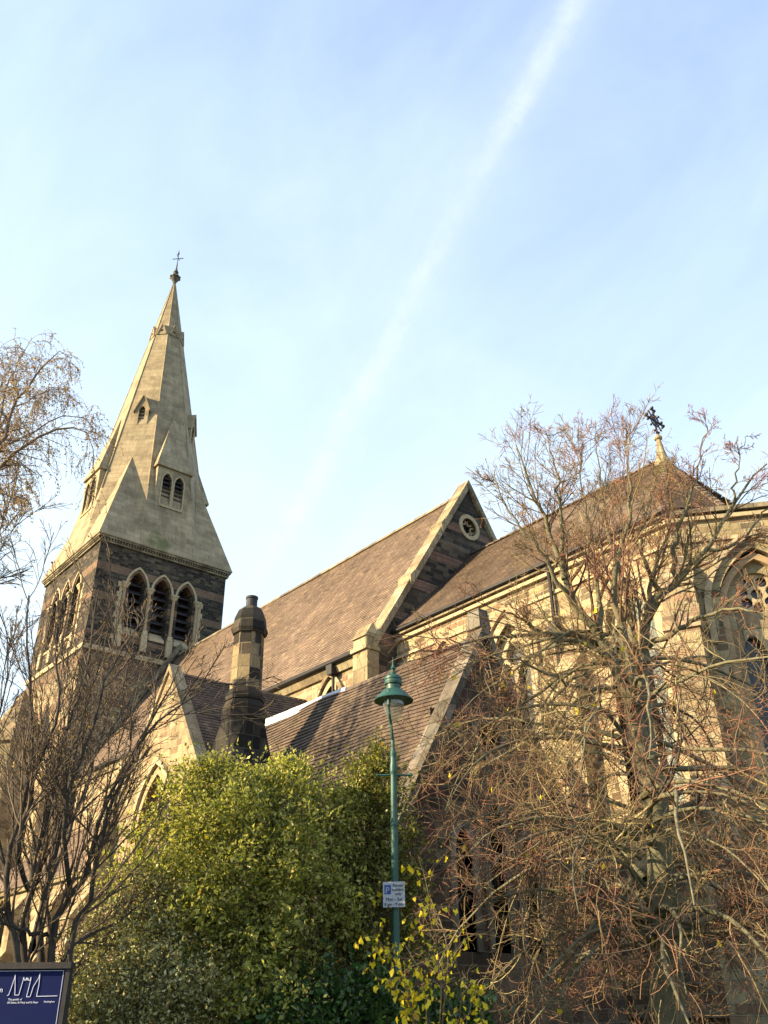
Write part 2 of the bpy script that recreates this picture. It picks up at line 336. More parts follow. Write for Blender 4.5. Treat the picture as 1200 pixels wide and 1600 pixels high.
def arch(cx, w, z0, zs, k=1.0, n=8):
    """pointed arch outline from bottom right, up, over, down to bottom left"""
    Rr = k*w; h = w/2; P = [(cx+h, z0)]
    top = math.acos((Rr-h)/Rr)
    rt = [(cx+h-Rr+Rr*math.cos(top*i/n), zs+Rr*math.sin(top*i/n)) for i in range(n+1)]
    P += rt; P += [(2*cx-x, z) for x, z in rt[:-1][::-1]]; P.append((cx-h, z0)); return P
def circ(cx, cz, r, n=20, ph=0): return [(cx+r*math.cos(ph+2*math.pi*i/n), cz+r*math.sin(ph+2*math.pi*i/n)) for i in range(n)]
def wall(mb, fr, outer, holes=(), depth=.5, d0=0, revmb=None):
    loops = [[Vector((a, z, 0)) for a, z in outer]]+[[Vector((a, z, 0)) for a, z in h] for h in holes]
    flat = [q for l in loops for q in l]; tris = tessellate_polygon(loops)
    b = mb.vs([fr.p(q.x, q.y, d0) for q in flat])
    for t in tris:
        A, B, C_ = [Vector(mb.v[b+i]) for i in t]
        if (B-A).cross(C_-A).dot(fr.n) < 0: t = (t[0], t[2], t[1])
        mb.f.append(tuple(b+i for i in t)); mb.m.append(mb.mi)
    rb = revmb or mb
    for h in holes: rb.quadstrip([fr.p(a, z, d0) for a, z in h], [fr.p(a, z, d0-depth) for a, z in h], True)
def band(mb, fr, inner, outer, d0, d1, close=False):
    """solid moulding between two 2D paths, from depth d1 (back) to d0 (front)"""
    a = [fr.p(x, z, d0) for x, z in inner]; b = [fr.p(x, z, d0) for x, z in outer]
    a2 = [fr.p(x, z, d1) for x, z in inner]; b2 = [fr.p(x, z, d1) for x, z in outer]
    mb.quadstrip(a, b, close); mb.quadstrip(a2, a, close); mb.quadstrip(b, b2, close)
    if not close: mb.poly([a[0], b[0], b2[0], a2[0]]); mb.poly([a[-1], b[-1], b2[-1], a2[-1]])
def archband(mb, fr, cx, w, zs, k, wid, d0, d1, z0=None, n=8):
    i = arch(cx, w, z0 if z0 is not None else zs, zs, k, n); o = arch(cx, w+2*wid, z0 if z0 is not None else zs, zs, (k*w+wid)/(w+2*wid), n)
    if z0 is None: i, o = i[1:-1], o[1:-1]
    band(mb, fr, i, o, d0, d1)
def sheet(mb, fr, poly, d): 
    wall(mb, fr, poly, (), 0, d)

rng = np.random.default_rng(7)
random.seed(5)

def tiled(mb, A, B, Cc, Dd, tw=.2, rh=.13, th=.022, wob=.02, seed=1):
    """A,B eave left/right; Dd,Cc ridge left/right; real overlapping tiles"""
    rr = random.Random(seed); A, B, Cc, Dd = map(Vector, (A, B, Cc, Dd))
    nrm_ = (B-A).cross(Dd-A if (Dd-A).length > .1 else Cc-A).normalized()
    sl = ((Dd+Cc)/2-(A+B)/2).length; rows = max(2, int(sl/rh))
    up = ((Dd+Cc)/2-(A+B)/2).normalized(); ud = (B-A).normalized(); Ltot = (B-A).length
    for r_ in range(rows):
        t0, t1 = r_/rows, min(1, (r_+1.12)/rows)
        l0, r0 = A.lerp(Dd, t0), B.lerp(Cc, t0); l1, r1 = A.lerp(Dd, t1), B.lerp(Cc, t1)
        a0, b0 = (l0-A).dot(ud), (r0-A).dot(ud); a1, b1 = (l1-A).dot(ud), (r1-A).dot(ud)
        off = (r_ % 2)*tw/2; k = int(math.floor((a0-off)/tw))
        base0 = l0-ud*a0; base1 = l1-ud*a1
        while k*tw+off < b0:
            x0, x1 = max(k*tw+off+.003, a0), min((k+1)*tw+off-.003, b0)
            k += 1
            if x1-x0 < .01: continue
            j = rr.uniform(-.3, 1)*.010; w0 = wob*1.6*math.sin(x0*.31+r_*.035+seed)+wob*math.sin(x0*.9+r_*.11+seed)+wob*.6*math.sin(x0*2.3-r_*.23); w1 = wob*1.6*math.sin(x1*.31+r_*.035+seed)+wob*math.sin(x1*.9+r_*.11+seed)+wob*.6*math.sin(x1*2.3-r_*.23)
            tA = base0+ud*x0+nrm_*(th+j+w0); tB = base0+ud*x1+nrm_*(th+j*.4+w1)
            y0, y1 = min(max(x0, a1), b1), min(max(x1, a1), b1)
            tC = base1+ud*y1+nrm_*(.002+w1); tD = base1+ud*y0+nrm_*(.002+w0)
            b = mb.vs([tA, tB, tC, tD, tA-nrm_*(th+.01), tB-nrm_*(th+.01)])
            mb.f.append((b, b+1, b+2, b+3)); mb.f.append((b+4, b+5, b+1, b)); mb.m += [mb.mi]*2
def under(mb, pts, d=.04):
    P = [Vector(p) for p in pts]; n = (P[1]-P[0]).cross(P[2]-P[0]).normalized(); mb.hexa([p-n*(d+.12) for p in P], [p-n*d for p in P])

# ------------------------------------------------------------------ ground
g = MB(); g.box((0, 0, -.25), (4000, 4000, .5)); tag(g.build('ground', 'grass'), 'rough grass churchyard ground around the church', kind='structure')
g = MB(); g.box((0, 0, .06), (60, 7, .12), R(50)); tag(g.build('pavement', 'paving'), 'paved footway at the roadside', kind='structure')

# ------------------------------------------------------------------ the church
church = empty('church', (-25, 18, 0), 'stone church with a tall pale spire, brown tiled roofs and a cross over its apse', 'church')
CH = church
def part(mb, name, mat, par=None, **k):
    o = mb.build(name, mat, None, **k); p = par or CH
    o.parent = p; o.matrix_parent_inverse = p.matrix_world.inverted() if p.type != 'EMPTY' else Matrix.Translation(-Vector(CH.location))
    return o

# --- tower
TC = Vector((-51.07, 21.31, 0)); TS_ = 8.63; H = TS_/2; ZC = 26.2
mb = MB()
TF = [Fr((TC.x-H, TC.y-H, 0), (1, 0, 0)), Fr((TC.x+H, TC.y-H, 0), (0, 1, 0)), Fr((TC.x+H, TC.y+H, 0), (-1, 0, 0)), Fr((TC.x-H, TC.y+H, 0), (0, -1, 0))]
LC = [H-1.64, H, H+1.64]
for fr in TF:
    wall(mb, fr, [(0, 0), (TS_, 0), (TS_, ZC), (0, ZC)], [arch(c, 1.02, 20.75, 23.9, 1.12)[::-1] for c in LC], .95)
tower = part(mb, 'tower', 'tower')
for fr in TF:
    # louvres behind every lancet
    for c in LC:
        lo = MB(); lo.poly([fr.p(c-.7, 20.6, -.95), fr.p(c+.7, 20.6, -.95), fr.p(c+.7, 25.6, -.95), fr.p(c-.7, 25.6, -.95)])
        z = 21.5
        while z < 25.2:
            lo.hexa([fr.p(c-.52, z, -.42), fr.p(c+.52, z, -.42), fr.p(c+.52, z+.42, -.92), fr.p(c-.52, z+.42, -.92)],
                    [fr.p(c-.52, z+.07, -.42), fr.p(c+.52, z+.07, -.42), fr.p(c+.52, z+.5, -.92), fr.p(c-.52, z+.5, -.92)]); z += .52
        part(lo, 'louvre', 'louvre', tower)
        si = MB(); si.hexa([fr.p(c-.51, 20.75, -.9), fr.p(c+.51, 20.75, -.9), fr.p(c+.51, 20.75, .04), fr.p(c-.51, 20.75, .04)], [fr.p(c-.51, 21.75, -.9), fr.p(c+.51, 21.75, -.9), fr.p(c+.51, 20.9, .04), fr.p(c-.51, 20.9, .04)])
        part(si, 'sill', 'dress', tower)
        am = MB(); archband(am, fr, c, 1.06, 23.9, 1.12, .10, -.06, -.8, 20.9); archband(am, fr, c, 1.26, 23.9, 1.08, .13, .07, -.1)
        part(am, 'arch_moulding', 'dress', tower)
    for c in (H-2.42, H-.82, H+.82, H+2.42):
        sh = MB(); sh.tube([fr.p(c, 21.2, .04), fr.p(c, 23.65, .04)], .095, 10); part(sh, 'shaft', 'dressp', tower, smooth=True)
        cp = MB()
        cp.hexa([fr.p(c-.11, 23.6, .14), fr.p(c+.11, 23.6, .14), fr.p(c+.11, 23.6, -.08), fr.p(c-.11, 23.6, -.08)], [fr.p(c-.22, 23.84, .22), fr.p(c+.22, 23.84, .22), fr.p(c+.22, 23.84, -.1), fr.p(c-.22, 23.84, -.1)])
        cp.hexa([fr.p(c-.24, 23.84, .24), fr.p(c+.24, 23.84, .24), fr.p(c+.24, 23.84, -.1), fr.p(c-.24, 23.84, -.1)], [fr.p(c-.24, 23.95, .24), fr.p(c+.24, 23.95, .24), fr.p(c+.24, 23.95, -.1), fr.p(c-.24, 23.95, -.1)])
        part(cp, 'capital', 'dress', tower); cp = MB()
        cp.hexa([fr.p(c-.17, 20.95, .19), fr.p(c+.17, 20.95, .19), fr.p(c+.17, 20.95, -.08), fr.p(c-.17, 20.95, -.08)], [fr.p(c-.13, 21.25, .15), fr.p(c+.13, 21.25, .15), fr.p(c+.13, 21.25, -.08), fr.p(c-.13, 21.25, -.08)])
        cp.hexa([fr.p(c-.19, 19.9, .18), fr.p(c+.19, 19.9, .18), fr.p(c+.19, 19.9, -.08), fr.p(c-.19, 19.9, -.08)], [fr.p(c-.19, 20.95, .16), fr.p(c+.19, 20.95, .16), fr.p(c+.19, 20.95, -.08), fr.p(c-.19, 20.95, -.08)])
        part(cp, 'shaft_base', 'dress', tower)
    for sgn in (-1, 1):   # quoined outer jambs
        jm = MB()
        for i in range(12):
            ww = .30 if i % 2 else .18; c0 = H+sgn*2.55
            x0, x1 = sorted((c0, c0+sgn*ww));
            jm.hexa([fr.p(x0, 20.0+i*.33, .03), fr.p(x1, 20.0+i*.33, .03), fr.p(x1, 20.0+i*.33, -.1), fr.p(x0, 20.0+i*.33, -.1)], [fr.p(x0, 20.32+i*.33, .03), fr.p(x1, 20.32+i*.33, .03), fr.p(x1, 20.32+i*.33, -.1), fr.p(x0, 20.32+i*.33, -.1)])
        part(jm, 'quoin', 'dress', tower)
co = MB()
for zz, hh, e in ((19.55, .28, .10), (12.7, .25, .10)):
    co = MB(); co.box((TC.x, TC.y, zz), (TS_+2*e, TS_+2*e, hh)); part(co, 'string_course', 'dress', tower)
co = MB(); co.box((TC.x, TC.y, 26.26), (TS_+.24, TS_+.24, .12)); co.box((TC.x, TC.y, 26.52), (TS_+.46, TS_+.46, .14)); co.box((TC.x, TC.y, 26.39), (TS_+.1, TS_+.1, .13))
for fr in TF:
    for i in range(48):
        a = -.1+(TS_+.2)*(i+.5)/48
        co.hexa([fr.p(a-.045, 26.32, .19), fr.p(a+.045, 26.32, .19), fr.p(a+.045, 26.32, .02), fr.p(a-.045, 26.32, .02)], [fr.p(a-.045, 26.45, .19), fr.p(a+.045, 26.45, .19), fr.p(a+.045, 26.45, .02), fr.p(a-.045, 26.45, .02)])
part(co, 'cornice', 'cope', tower)
# --- spire
ZB, ZT = 26.6, 53.3; A_ = H+.30; K = math.tan(R(22.5)); TIP = Vector((TC.x-.20, TC.y-.22, ZT))
mb = MB()
oc = []
for q in range(8):
    an = R(22.5+45*q); rr_ = A_/math.cos(R(22.5)); oc.append(Vector((TC.x+rr_*math.cos(an), TC.y+rr_*math.sin(an), ZB)))
def sp_pt(ang, t, off=0):   # point on the middle of a face
    return Vector((TC.x, TC.y, 0)).lerp(Vector((TIP.x, TIP.y, 0)), t)+Vector((math.cos(ang), math.sin(ang), 0))*(A_*(1-t)+off)+Vector((0, 0, ZB+(ZT-ZB)*t))
TT = .985
topr = [o_.lerp(TIP, TT) for o_ in oc]
for i in range(8): mb.poly([oc[i], oc[(i+1) % 8], topr[(i+1) % 8], topr[i]])
for q in range(4):
    an = R(45+90*q); Kp = Vector((TC.x+A_*math.sqrt(2)*math.cos(an), TC.y+A_*math.sqrt(2)*math.sin(an), ZB))
    V1, V2 = oc[(2*q) % 8], oc[(2*q+1) % 8]; ap = sp_pt(an, .275, .02)
    mb.poly([V1, Kp, ap]); mb.poly([Kp, V2, ap])
mb.box((TC.x, TC.y, ZB-.01), (2*A_-.02, 2*A_-.02, .03))
spire = part(mb, 'spire', 'spire')
ed = MB()
for i in range(8): ed.tube([oc[i].lerp(TIP, t) for t in (.18, .5, .985)], [.06, .05, .03], 5)
part(ed, 'arris_roll', 'spire', spire)
def lucarne(ang, zb, ze, za, D, w, two=True):
    ax = Vector((math.cos(ang), math.sin(ang), 0)); tg = Vector((-ax.y, ax.x, 0))
    cen = Vector((TC.x, TC.y, 0)); t_ = (zb-ZB)/(ZT-ZB); cen = cen.lerp(Vector((TIP.x, TIP.y, 0)), t_)
    fr = Fr(cen+ax*D-tg*w/2, tg); tmid = (za-ZB)/(ZT-ZB); back = D-A_*(1-tmid)+.3
    mb = MB()
    if two:
        hs = [arch(w*.5-.44, .66, zb+.85, ze-.98, 1.0, 6)[::-1], arch(w*.5+.44, .66, zb+.85, ze-.98, 1.0, 6)[::-1]]
        wall(mb, fr, [(0, zb), (w, zb), (w, ze), (0, ze)], hs, .28)
    else:
        hs = [arch(w/2, w*.45, zb+.25, ze-.15, 1.1, 6)[::-1]]
        wall(mb, fr, [(0, zb), (w, zb), (w, ze), (w/2, za-.1), (0, ze)], hs, .22)
    mb.quadstrip([fr.p(0, zb), fr.p(0, ze)], [fr.p(0, zb, -3.2), fr.p(0, ze, -3.2)]); mb.quadstrip([fr.p(w, zb), fr.p(w, ze)], [fr.p(w, zb, -3.2), fr.p(w, ze, -3.2)])
    lu = part(mb, 'lucarne', 'spire', spire)
    rf = MB()
    if two:
        e = .14; apx = cen+ax*(A_*(1-tmid)+.12); apx.z = za
        b = [fr.p(-e, ze, e), fr.p(w+e, ze, e), fr.p(w+e, ze, -3), fr.p(-e, ze, -3)]
        top = [q+Vector((0, 0, .09)) for q in b]; rf.hexa(b, top)
        rf.poly([top[0], top[1], apx]); rf.poly([top[1], top[2], apx]); rf.poly([top[3], top[0], apx])
    else:
        e = .10
        for sg in (0, 1):
            x0 = -e if sg == 0 else w+e
            q = [fr.p(x0, ze-.12, .10), fr.p(w/2, za, .10), fr.p(w/2, za, -2.2), fr.p(x0, ze-.12, -2.2)]
            rf.hexa([v-Vector((0, 0, .16)) for v in q], q)
    part(rf, 'lucarne_roof', 'spire', spire)
    lv = MB()
    cs = ((w*.5-.44, .66), (w*.5+.44, .66)) if two else ((w/2, w*.45),)
    for c, ww in cs:
        lv.poly([fr.p(c-ww/2-.05, zb+.2, -.28), fr.p(c+ww/2+.05, zb+.2, -.28), fr.p(c+ww/2+.05, ze-.02, -.28), fr.p(c-ww/2-.05, ze-.02, -.28)])
        z = zb+(.9 if two else .35)
        while z < ze-.7 if two else z < ze+.1:
            lv.hexa([fr.p(c-ww/2, z, -.06), fr.p(c+ww/2, z, -.06), fr.p(c+ww/2, z+.2, -.27), fr.p(c-ww/2, z+.2, -.27)], [fr.p(c-ww/2, z+.05, -.06), fr.p(c+ww/2, z+.05, -.06), fr.p(c+ww/2, z+.25, -.27), fr.p(c-ww/2, z+.25, -.27)]); z += .33
    part(lv, 'lucarne_louvre', 'louvre', spire)
    if two:
        am = MB()
        for c, ww in cs: archband(am, fr, c, ww, ze-.98, 1.0, .09, .06, -.05, zb+.85, 6)
        am.hexa([fr.p(w/2-.82, zb+.7, .12), fr.p(w/2+.82, zb+.7, .12), fr.p(w/2+.82, zb+.7, -.1), fr.p(w/2-.82, zb+.7, -.1)], [fr.p(w/2-.82, zb+.84, .12), fr.p(w/2+.82, zb+.84, .12), fr.p(w/2+.82, zb+.84, -.1), fr.p(w/2-.82, zb+.84, -.1)])
        am.tube([fr.p(w/2, zb+.75, .06), fr.p(w/2, ze-1.1, .06)], .07, 8)
        part(am, 'lucarne_moulding', 'dress', spire)
for q in range(4):
    lucarne(R(90*q), 29.3, 33.0, 38.2, 3.98, 2.35, True)
    lucarne(R(45+90*q), 36.5, 38.3, 39.6, 2.84, .98, False)
for q in range(8):   # upper ring of small gablets
    ang = R(45*q); ax = Vector((math.cos(ang), math.sin(ang), 0)); tg = Vector((-ax.y, ax.x, 0)); t_ = .745
    c0 = sp_pt(ang, t_, .05); fr = Fr(c0-tg*.37-Vector((0, 0, c0.z)), tg); z0 = c0.z
    gb = MB(); wall(gb, fr, [(0, z0), (.74, z0), (.37, z0+1.1)], [circ(.37, z0+.36, .12, 8)[::-1]], .2)
    for s0, s1 in ((fr.p(0, z0), fr.p(.37, z0+1.1)), (fr.p(.37, z0+1.1), fr.p(.74, z0))):
        gb.beam(s0+fr.n*-.22, s1+fr.n*-.22, .09, .54, fr.n)
    part(gb, 'gablet', 'spire', spire)
    hl = MB(); hl.poly([fr.p(*q_, -.16) for q_ in circ(.37, z0+.36, .125, 8)]); part(hl, 'gablet_opening', 'darkin', spire)
fn = MB(); c0 = (TIP.x, TIP.y, 0)
fn.lathe([(.12, 52.7), (.16, 53.0), (.30, 53.25), (.40, 53.45), (.34, 53.62), (.15, 53.75), (.17, 53.95), (.22, 54.05), (.13, 54.25), (.06, 54.5), (.05, 54.9), (.03, 55.2)], c0, 12)
for k in range(8):
    a = k*math.pi/4; fn.lathe([(.01, 53.35), (.10, 53.42), (.11, 53.52), (.01, 53.6)], (TIP.x+.36*math.cos(a), TIP.y+.36*math.sin(a), 0), 6)
part(fn, 'finial', 'gcope', spire, smooth=True)
vn = MB(); tx, ty = TIP.x, TIP.y
vn.tube([(tx, ty, 55), (tx, ty, 56.5)], .03, 6); vn.beam((tx-.32, ty-.32, 55.6), (tx+.32, ty+.32, 55.6), .045, .045); vn.beam((tx+.25, ty-.25, 55.75), (tx-.25, ty+.25, 55.75), .04, .04)
vn.lathe([(.01, 55.95), (.07, 56.08), (.07, 56.2), (.01, 56.45)], (tx, ty, 0), 6)
part(vn, 'weather_vane', 'gutter', spire)
# stair turret on the tower's south side
st = MB(); st.lathe([(1.75, 0), (1.75, 14.4), (1.9, 14.45), (1.9, 14.75), (1.7, 14.8), (.15, 17.6), (0, 17.9)], (-51.3, 15.7, 0), 8, R(22.5)); part(st, 'stair_turret', 'transept')
for zz, x0 in ((0, 0),):
    bt = MB()
    for (bx, by) in ((TC.x+H-.6, TC.y-H-.45), (TC.x-H+.6, TC.y-H-.45)):
        bt.box((bx, by, 6.5), (1.2, .9, 13)); bt.hexa([(bx-.6, by-.45, 13), (bx+.6, by-.45, 13), (bx+.6, by+.45, 13), (bx-.6, by+.45, 13)], [(bx-.6, by+.40, 14.6), (bx+.6, by+.40, 14.6), (bx+.6, by+.45, 14.6), (bx-.6, by+.45, 14.6)])
    part(bt, 'tower_buttress', 'transept')

# --- nave
YN, XE, XW, YR, ZR, ZE = 17.7, -21.7, -46.55, 22.7, 20.10, 12.05
mb = MB(); frS = Fr((XW, YN, 0), (1, 0, 0)); LN = XE-XW
nvw = [(-24.05, 1.15)]
holes = [arch(x-XW, w_, 7.6, 10.35, 1.0)[::-1] for x, w_ in ((-24.07, 1.25), (-28.2, 1.25), (-32.3, 1.25), (-36.4, 1.25), (-40.5, 1.25))]
wall(mb, frS, [(0, 0), (LN, 0), (LN, ZE), (0, ZE)], holes, .45)
mb.box(((XW+XE)/2, YN+10.0-.25, ZE/2), (LN, .5, ZE))
nave = part(mb, 'nave_wall', 'nave')
for x in (-24.07, -28.2, -32.3, -36.4, -40.5):
    am = MB(); archband(am, frS, x-XW, 1.25, 10.35, 1.0, .20, .03, -.3, 7.6); part(am, 'window_surround', 'dress', nave)
    am = MB(); archband(am, frS, x-XW, 1.65, 10.35, .98, .16, .14, -.05); part(am, 'hood_mould', 'copel', nave)
    gl = MB(); gl.poly([frS.p(x-XW-.7, 7.5, -.4), frS.p(x-XW+.7, 7.5, -.4), frS.p(x-XW+.7, 11.6, -.4), frS.p(x-XW-.7, 11.6, -.4)]); part(gl, 'glass', 'glassd', nave)
    tr_ = MB(); tr_.beam(frS.p(x-XW, 7.6, -.3), frS.p(x-XW, 10.6, -.3), .12, .12, (0, 1, 0)); archband(tr_, frS, x-XW-.31, .50, 10.2, 1.1, .08, -.24, -.36); archband(tr_, frS, x-XW+.31, .50, 10.2, 1.1, .08, -.24, -.36); part(tr_, 'tracery', 'dressp', nave)
co = MB()
co.hexa([(XW, YN+.1, ZE-.28), (XE, YN+.1, ZE-.28), (XE, YN-.10, ZE-.28), (XW, YN-.10, ZE-.28)], [(XW, YN+.1, ZE+.02), (XE, YN+.1, ZE+.02), (XE, YN-.24, ZE+.02), (XW, YN-.24, ZE+.02)])
part(co, 'nave_cornice', 'copel', nave)
gu = MB(); gu.tube([(XW, YN-.30, ZE+.08), (XE-.2, YN-.30, ZE+.08)], .09, 8); part(gu, 'nave_gutter', 'gutter', nave)
hp = MB(); hp.box((-23.75, YN-.22, ZE-.18), (.28, .26, .34), 0, 1.2); hp.tube([(-23.75, YN-.16, ZE-.3), (-23.75, YN-.14, 6)], .055, 8); hp.tube([(-23.75, YN-.3, ZE+.1), (-23.75, YN-.22, ZE-.05)], .06, 8); part(hp, 'downpipe', 'gutter', nave)
mb = MB(); ev = ZE+.08
tiled(mb, (XW, YN-.25, ev-.1), (XE-.3, YN-.25, ev-.1), (XE-.3, YR, ZR), (XW, YR, ZR), .24, .135, seed=3)
mb.mi = 1; under(mb, [(XW, YN-.2, ev-.05), (XE-.3, YN-.2, ev-.05), (XE-.3, YR, ZR), (XW, YR, ZR)]); under(mb, [(XE-.3, 2*YR-YN+.2, ev-.05), (XW, 2*YR-YN+.2, ev-.05), (XW, YR, ZR), (XE-.3, YR, ZR)], .0)
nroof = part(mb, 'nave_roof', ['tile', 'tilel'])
rd = MB()
for i in range(58):
    x = XW+.1+i*.423
    if x > XE-.6: break
    rd.hexa([(x, YR-.14, ZR-.06), (x+.415, YR-.14, ZR-.06), (x+.415, YR+.14, ZR-.06), (x, YR+.14, ZR-.06)], [(x, YR-.03, ZR+.13), (x+.415, YR-.03, ZR+.13), (x+.415, YR+.03, ZR+.13), (x, YR+.03, ZR+.13)])
part(rd, 'ridge_tile', 'cope', nroof)
def gable(frame, w, ze, za, holes, mat, name, thick=.5, copemat='cope', over=.28, cw=.62, z0=0, par=None, kneelers=(), proud=.14):
    mb = MB(); out = [(0, z0), (w, z0), (w, ze), (w/2, za), (0, ze)]
    wall(mb, frame, out, holes, .4)
    mb.quadstrip([frame.p(a, z, 0) for a, z in out[2:5]]+[frame.p(0, z0, 0)], [frame.p(a, z, -thick) for a, z in out[2:5]]+[frame.p(0, z0, -thick)])
    mb.quadstrip([frame.p(w, z0, 0), frame.p(w, ze, 0)], [frame.p(w, z0, -thick), frame.p(w, ze, -thick)])
    wall(mb, frame, out, [], 0, -thick)
    gw = part(mb, name, mat, par)
    cp = MB(); sl = (za-ze)/(w/2); ln = math.hypot(1, sl); t = over
    for sg in (0, 1):
        x0, x1 = (-.12, w/2) if sg == 0 else (w+.12, w/2); dz = t*ln
        zz0 = ze-sl*.12; q0 = [frame.p(x0, zz0, proud), frame.p(x0, zz0, -cw+proud), frame.p(x0, zz0+dz, -cw+proud), frame.p(x0, zz0+dz, proud)]
        q1 = [frame.p(x1, za, proud), frame.p(x1, za, -cw+proud), frame.p(x1, za+dz, -cw+proud), frame.p(x1, za+dz, proud)]
        cp.hexa(q0, q1)
    part(cp, 'gable_coping', copemat, gw)
    for fz in kneelers:
        for sg in (0, 1):
            x = (za-fz)/sl; x = w/2-x if sg == 0 else w/2+x; o_ = -1 if sg == 0 else 1
            kn = MB(); zt = fz+over*ln; a0, a1 = x+o_*.17, x-o_*.02
            kn.hexa([frame.p(a0, zt-.62, proud+.05), frame.p(a1, zt-.35, proud+.05), frame.p(a1, zt-.35, -cw+proud-.05), frame.p(a0, zt-.62, -cw+proud-.05)],
                    [frame.p(a0+o_*.02, zt-.14, proud+.05), frame.p(a1, zt+.12, proud+.05), frame.p(a1, zt+.12, -cw+proud-.05), frame.p(a0+o_*.02, zt-.14, -cw+proud-.05)])
            part(kn, 'kneeler', copemat, gw)
    return gw
frE = Fr((XE, YN, 0), (0, 1, 0))
rw = (22.66-YN, 18.42)
eg = gable(frE, 10.0, ZE+.10, ZR+.12, [circ(rw[0], rw[1], .40)[::-1]], 'gable', 'nave_gable', .55, 'copel', .22, .62, kneelers=(17.75, 15.0))
rg = MB(); band(rg, frE, circ(rw[0], rw[1], .40), circ(rw[0], rw[1], .57), .05, -.3, True)
for k in range(6):
    a = k*math.pi/3; band(rg, frE, circ(rw[0]+.33*math.cos(a), rw[1]+.33*math.sin(a), .10, 8), circ(rw[0]+.33*math.cos(a), rw[1]+.33*math.sin(a), .15, 8), -.12, -.2, True)
part(rg, 'round_window_ring', 'dress', eg)
gl = MB(); gl.poly([frE.p(a, z, -.32) for a, z in circ(rw[0], rw[1], .42)]); part(gl, 'round_window_glass', 'glassd', eg)
kn = MB()   # corner kneeler with its little gablet and pier
kx, ky = XE-.28, YN-.1
kn.box((kx, ky-.02, 6.0), (.78, .50, 12.0)); kn.box((kx, ky-.05, 12.08), (.86, .62, .14)); kn.box((kx, ky-.03, 12.32), (.70, .50, .34))
kn.hexa([(kx-.38, ky-.34, 12.49), (kx+.38, ky-.34, 12.49), (kx+.38, ky+.30, 12.49), (kx-.38, ky+.30, 12.49)], [(kx-.38, ky-.05, 12.98), (kx+.38, ky-.05, 12.98), (kx+.38, ky+.02, 12.98), (kx-.38, ky+.02, 12.98)])
part(kn, 'corner_kneeler', 'copel', eg)
wg = gable(Fr((XW, YN+10, 0), (0, -1, 0)), 10.0, ZE+.25, ZR+.35, [], 'gable', 'west_gable', .3, 'cope', .2, .5)

# --- chancel with polygonal apse
YC, XA, ZCH = 18.73, -10.70, 12.85; YR2, ZR2, XAP = 22.7, 17.2, -12.8
c1 = Vector((XA, YC, 0)); c2 = Vector((XA+.777*3.75, YC+.63*3.75, 0)); c3 = Vector((c2.x, 2*YR2-c2.y, 0)); c4 = Vector((XA, 2*YR2-YC, 0))
frC = Fr((XE, YC, 0), (1, 0, 0)); LCH = XA-XE
CW = [(-12.35, 1.5, 5.6, 10.35), (-16.58, 1.5, 5.6, 10.35), (-19.3, 1.0, 6.6, 10.6)]
mb = MB(); wall(mb, frC, [(0, 0), (LCH, 0), (LCH, ZCH-.15), (0, ZCH-.15)], [arch(x-XE, w_, a, b, 1.0)[::-1] for x, w_, a, b in CW], .5)
wall(mb, Fr((c2.x, c2.y, 0), (0, 1, 0)), [(0, 0), ((c3-c2).length, 0), ((c3-c2).length, ZCH), (0, ZCH)])
wall(mb, Fr(c3, (c4-c3)), [(0, 0), ((c4-c3).length, 0), ((c4-c3).length, ZCH), (0, ZCH)])
wall(mb, Fr(c4, (-1, 0, 0)), [(0, 0), (LCH, 0), (LCH, ZCH), (0, ZCH)])
frF = Fr(c1, (c2-c1)); LF = (c2-c1).length; WC = 1.88
wh = arch(WC, 2.15, 5.2, 10.0, .86, 10)
wall(mb, frF, [(0, 0), (LF, 0), (LF, ZCH-.12), (0, ZCH-.12)], [wh[::-1]], .25)
chan = part(mb, 'chancel_wall', 'rubble')
for x, w_, a, b in CW:
    cx = x-XE
    am = MB(); archband(am, frC, cx, w_, b, 1.0, .26, .03, -.35, a); part(am, 'window_surround', 'dress', chan)
    am = MB(); archband(am, frC, cx, w_+.52, b, .98, .15, .12, -.05, b-.3); part(am, 'hood_mould', 'dressp', chan)
    gl = MB(); gl.poly([frC.p(cx-w_/2-.05, a-.1, -.42), frC.p(cx+w_/2+.05, a-.1, -.42), frC.p(cx+w_/2+.05, b+1.5, -.42), frC.p(cx-w_/2-.05, b+1.5, -.42)]); part(gl, 'glass', 'glassg' if x > -13 else 'glassd', chan)
    q = w_/4
    pl = MB(); wall(pl, frC, arch(cx, w_-.02, a, b, 1.0), [arch(cx-q, q*1.55, a+.1, b-.35, 1.1, 5)[::-1], arch(cx+q, q*1.55, a+.1, b-.35, 1.1, 5)[::-1], circ(cx, b+.42, q*.95, 14)[::-1]], .16, -.22)
    part(pl, 'tracery', 'dress', chan)
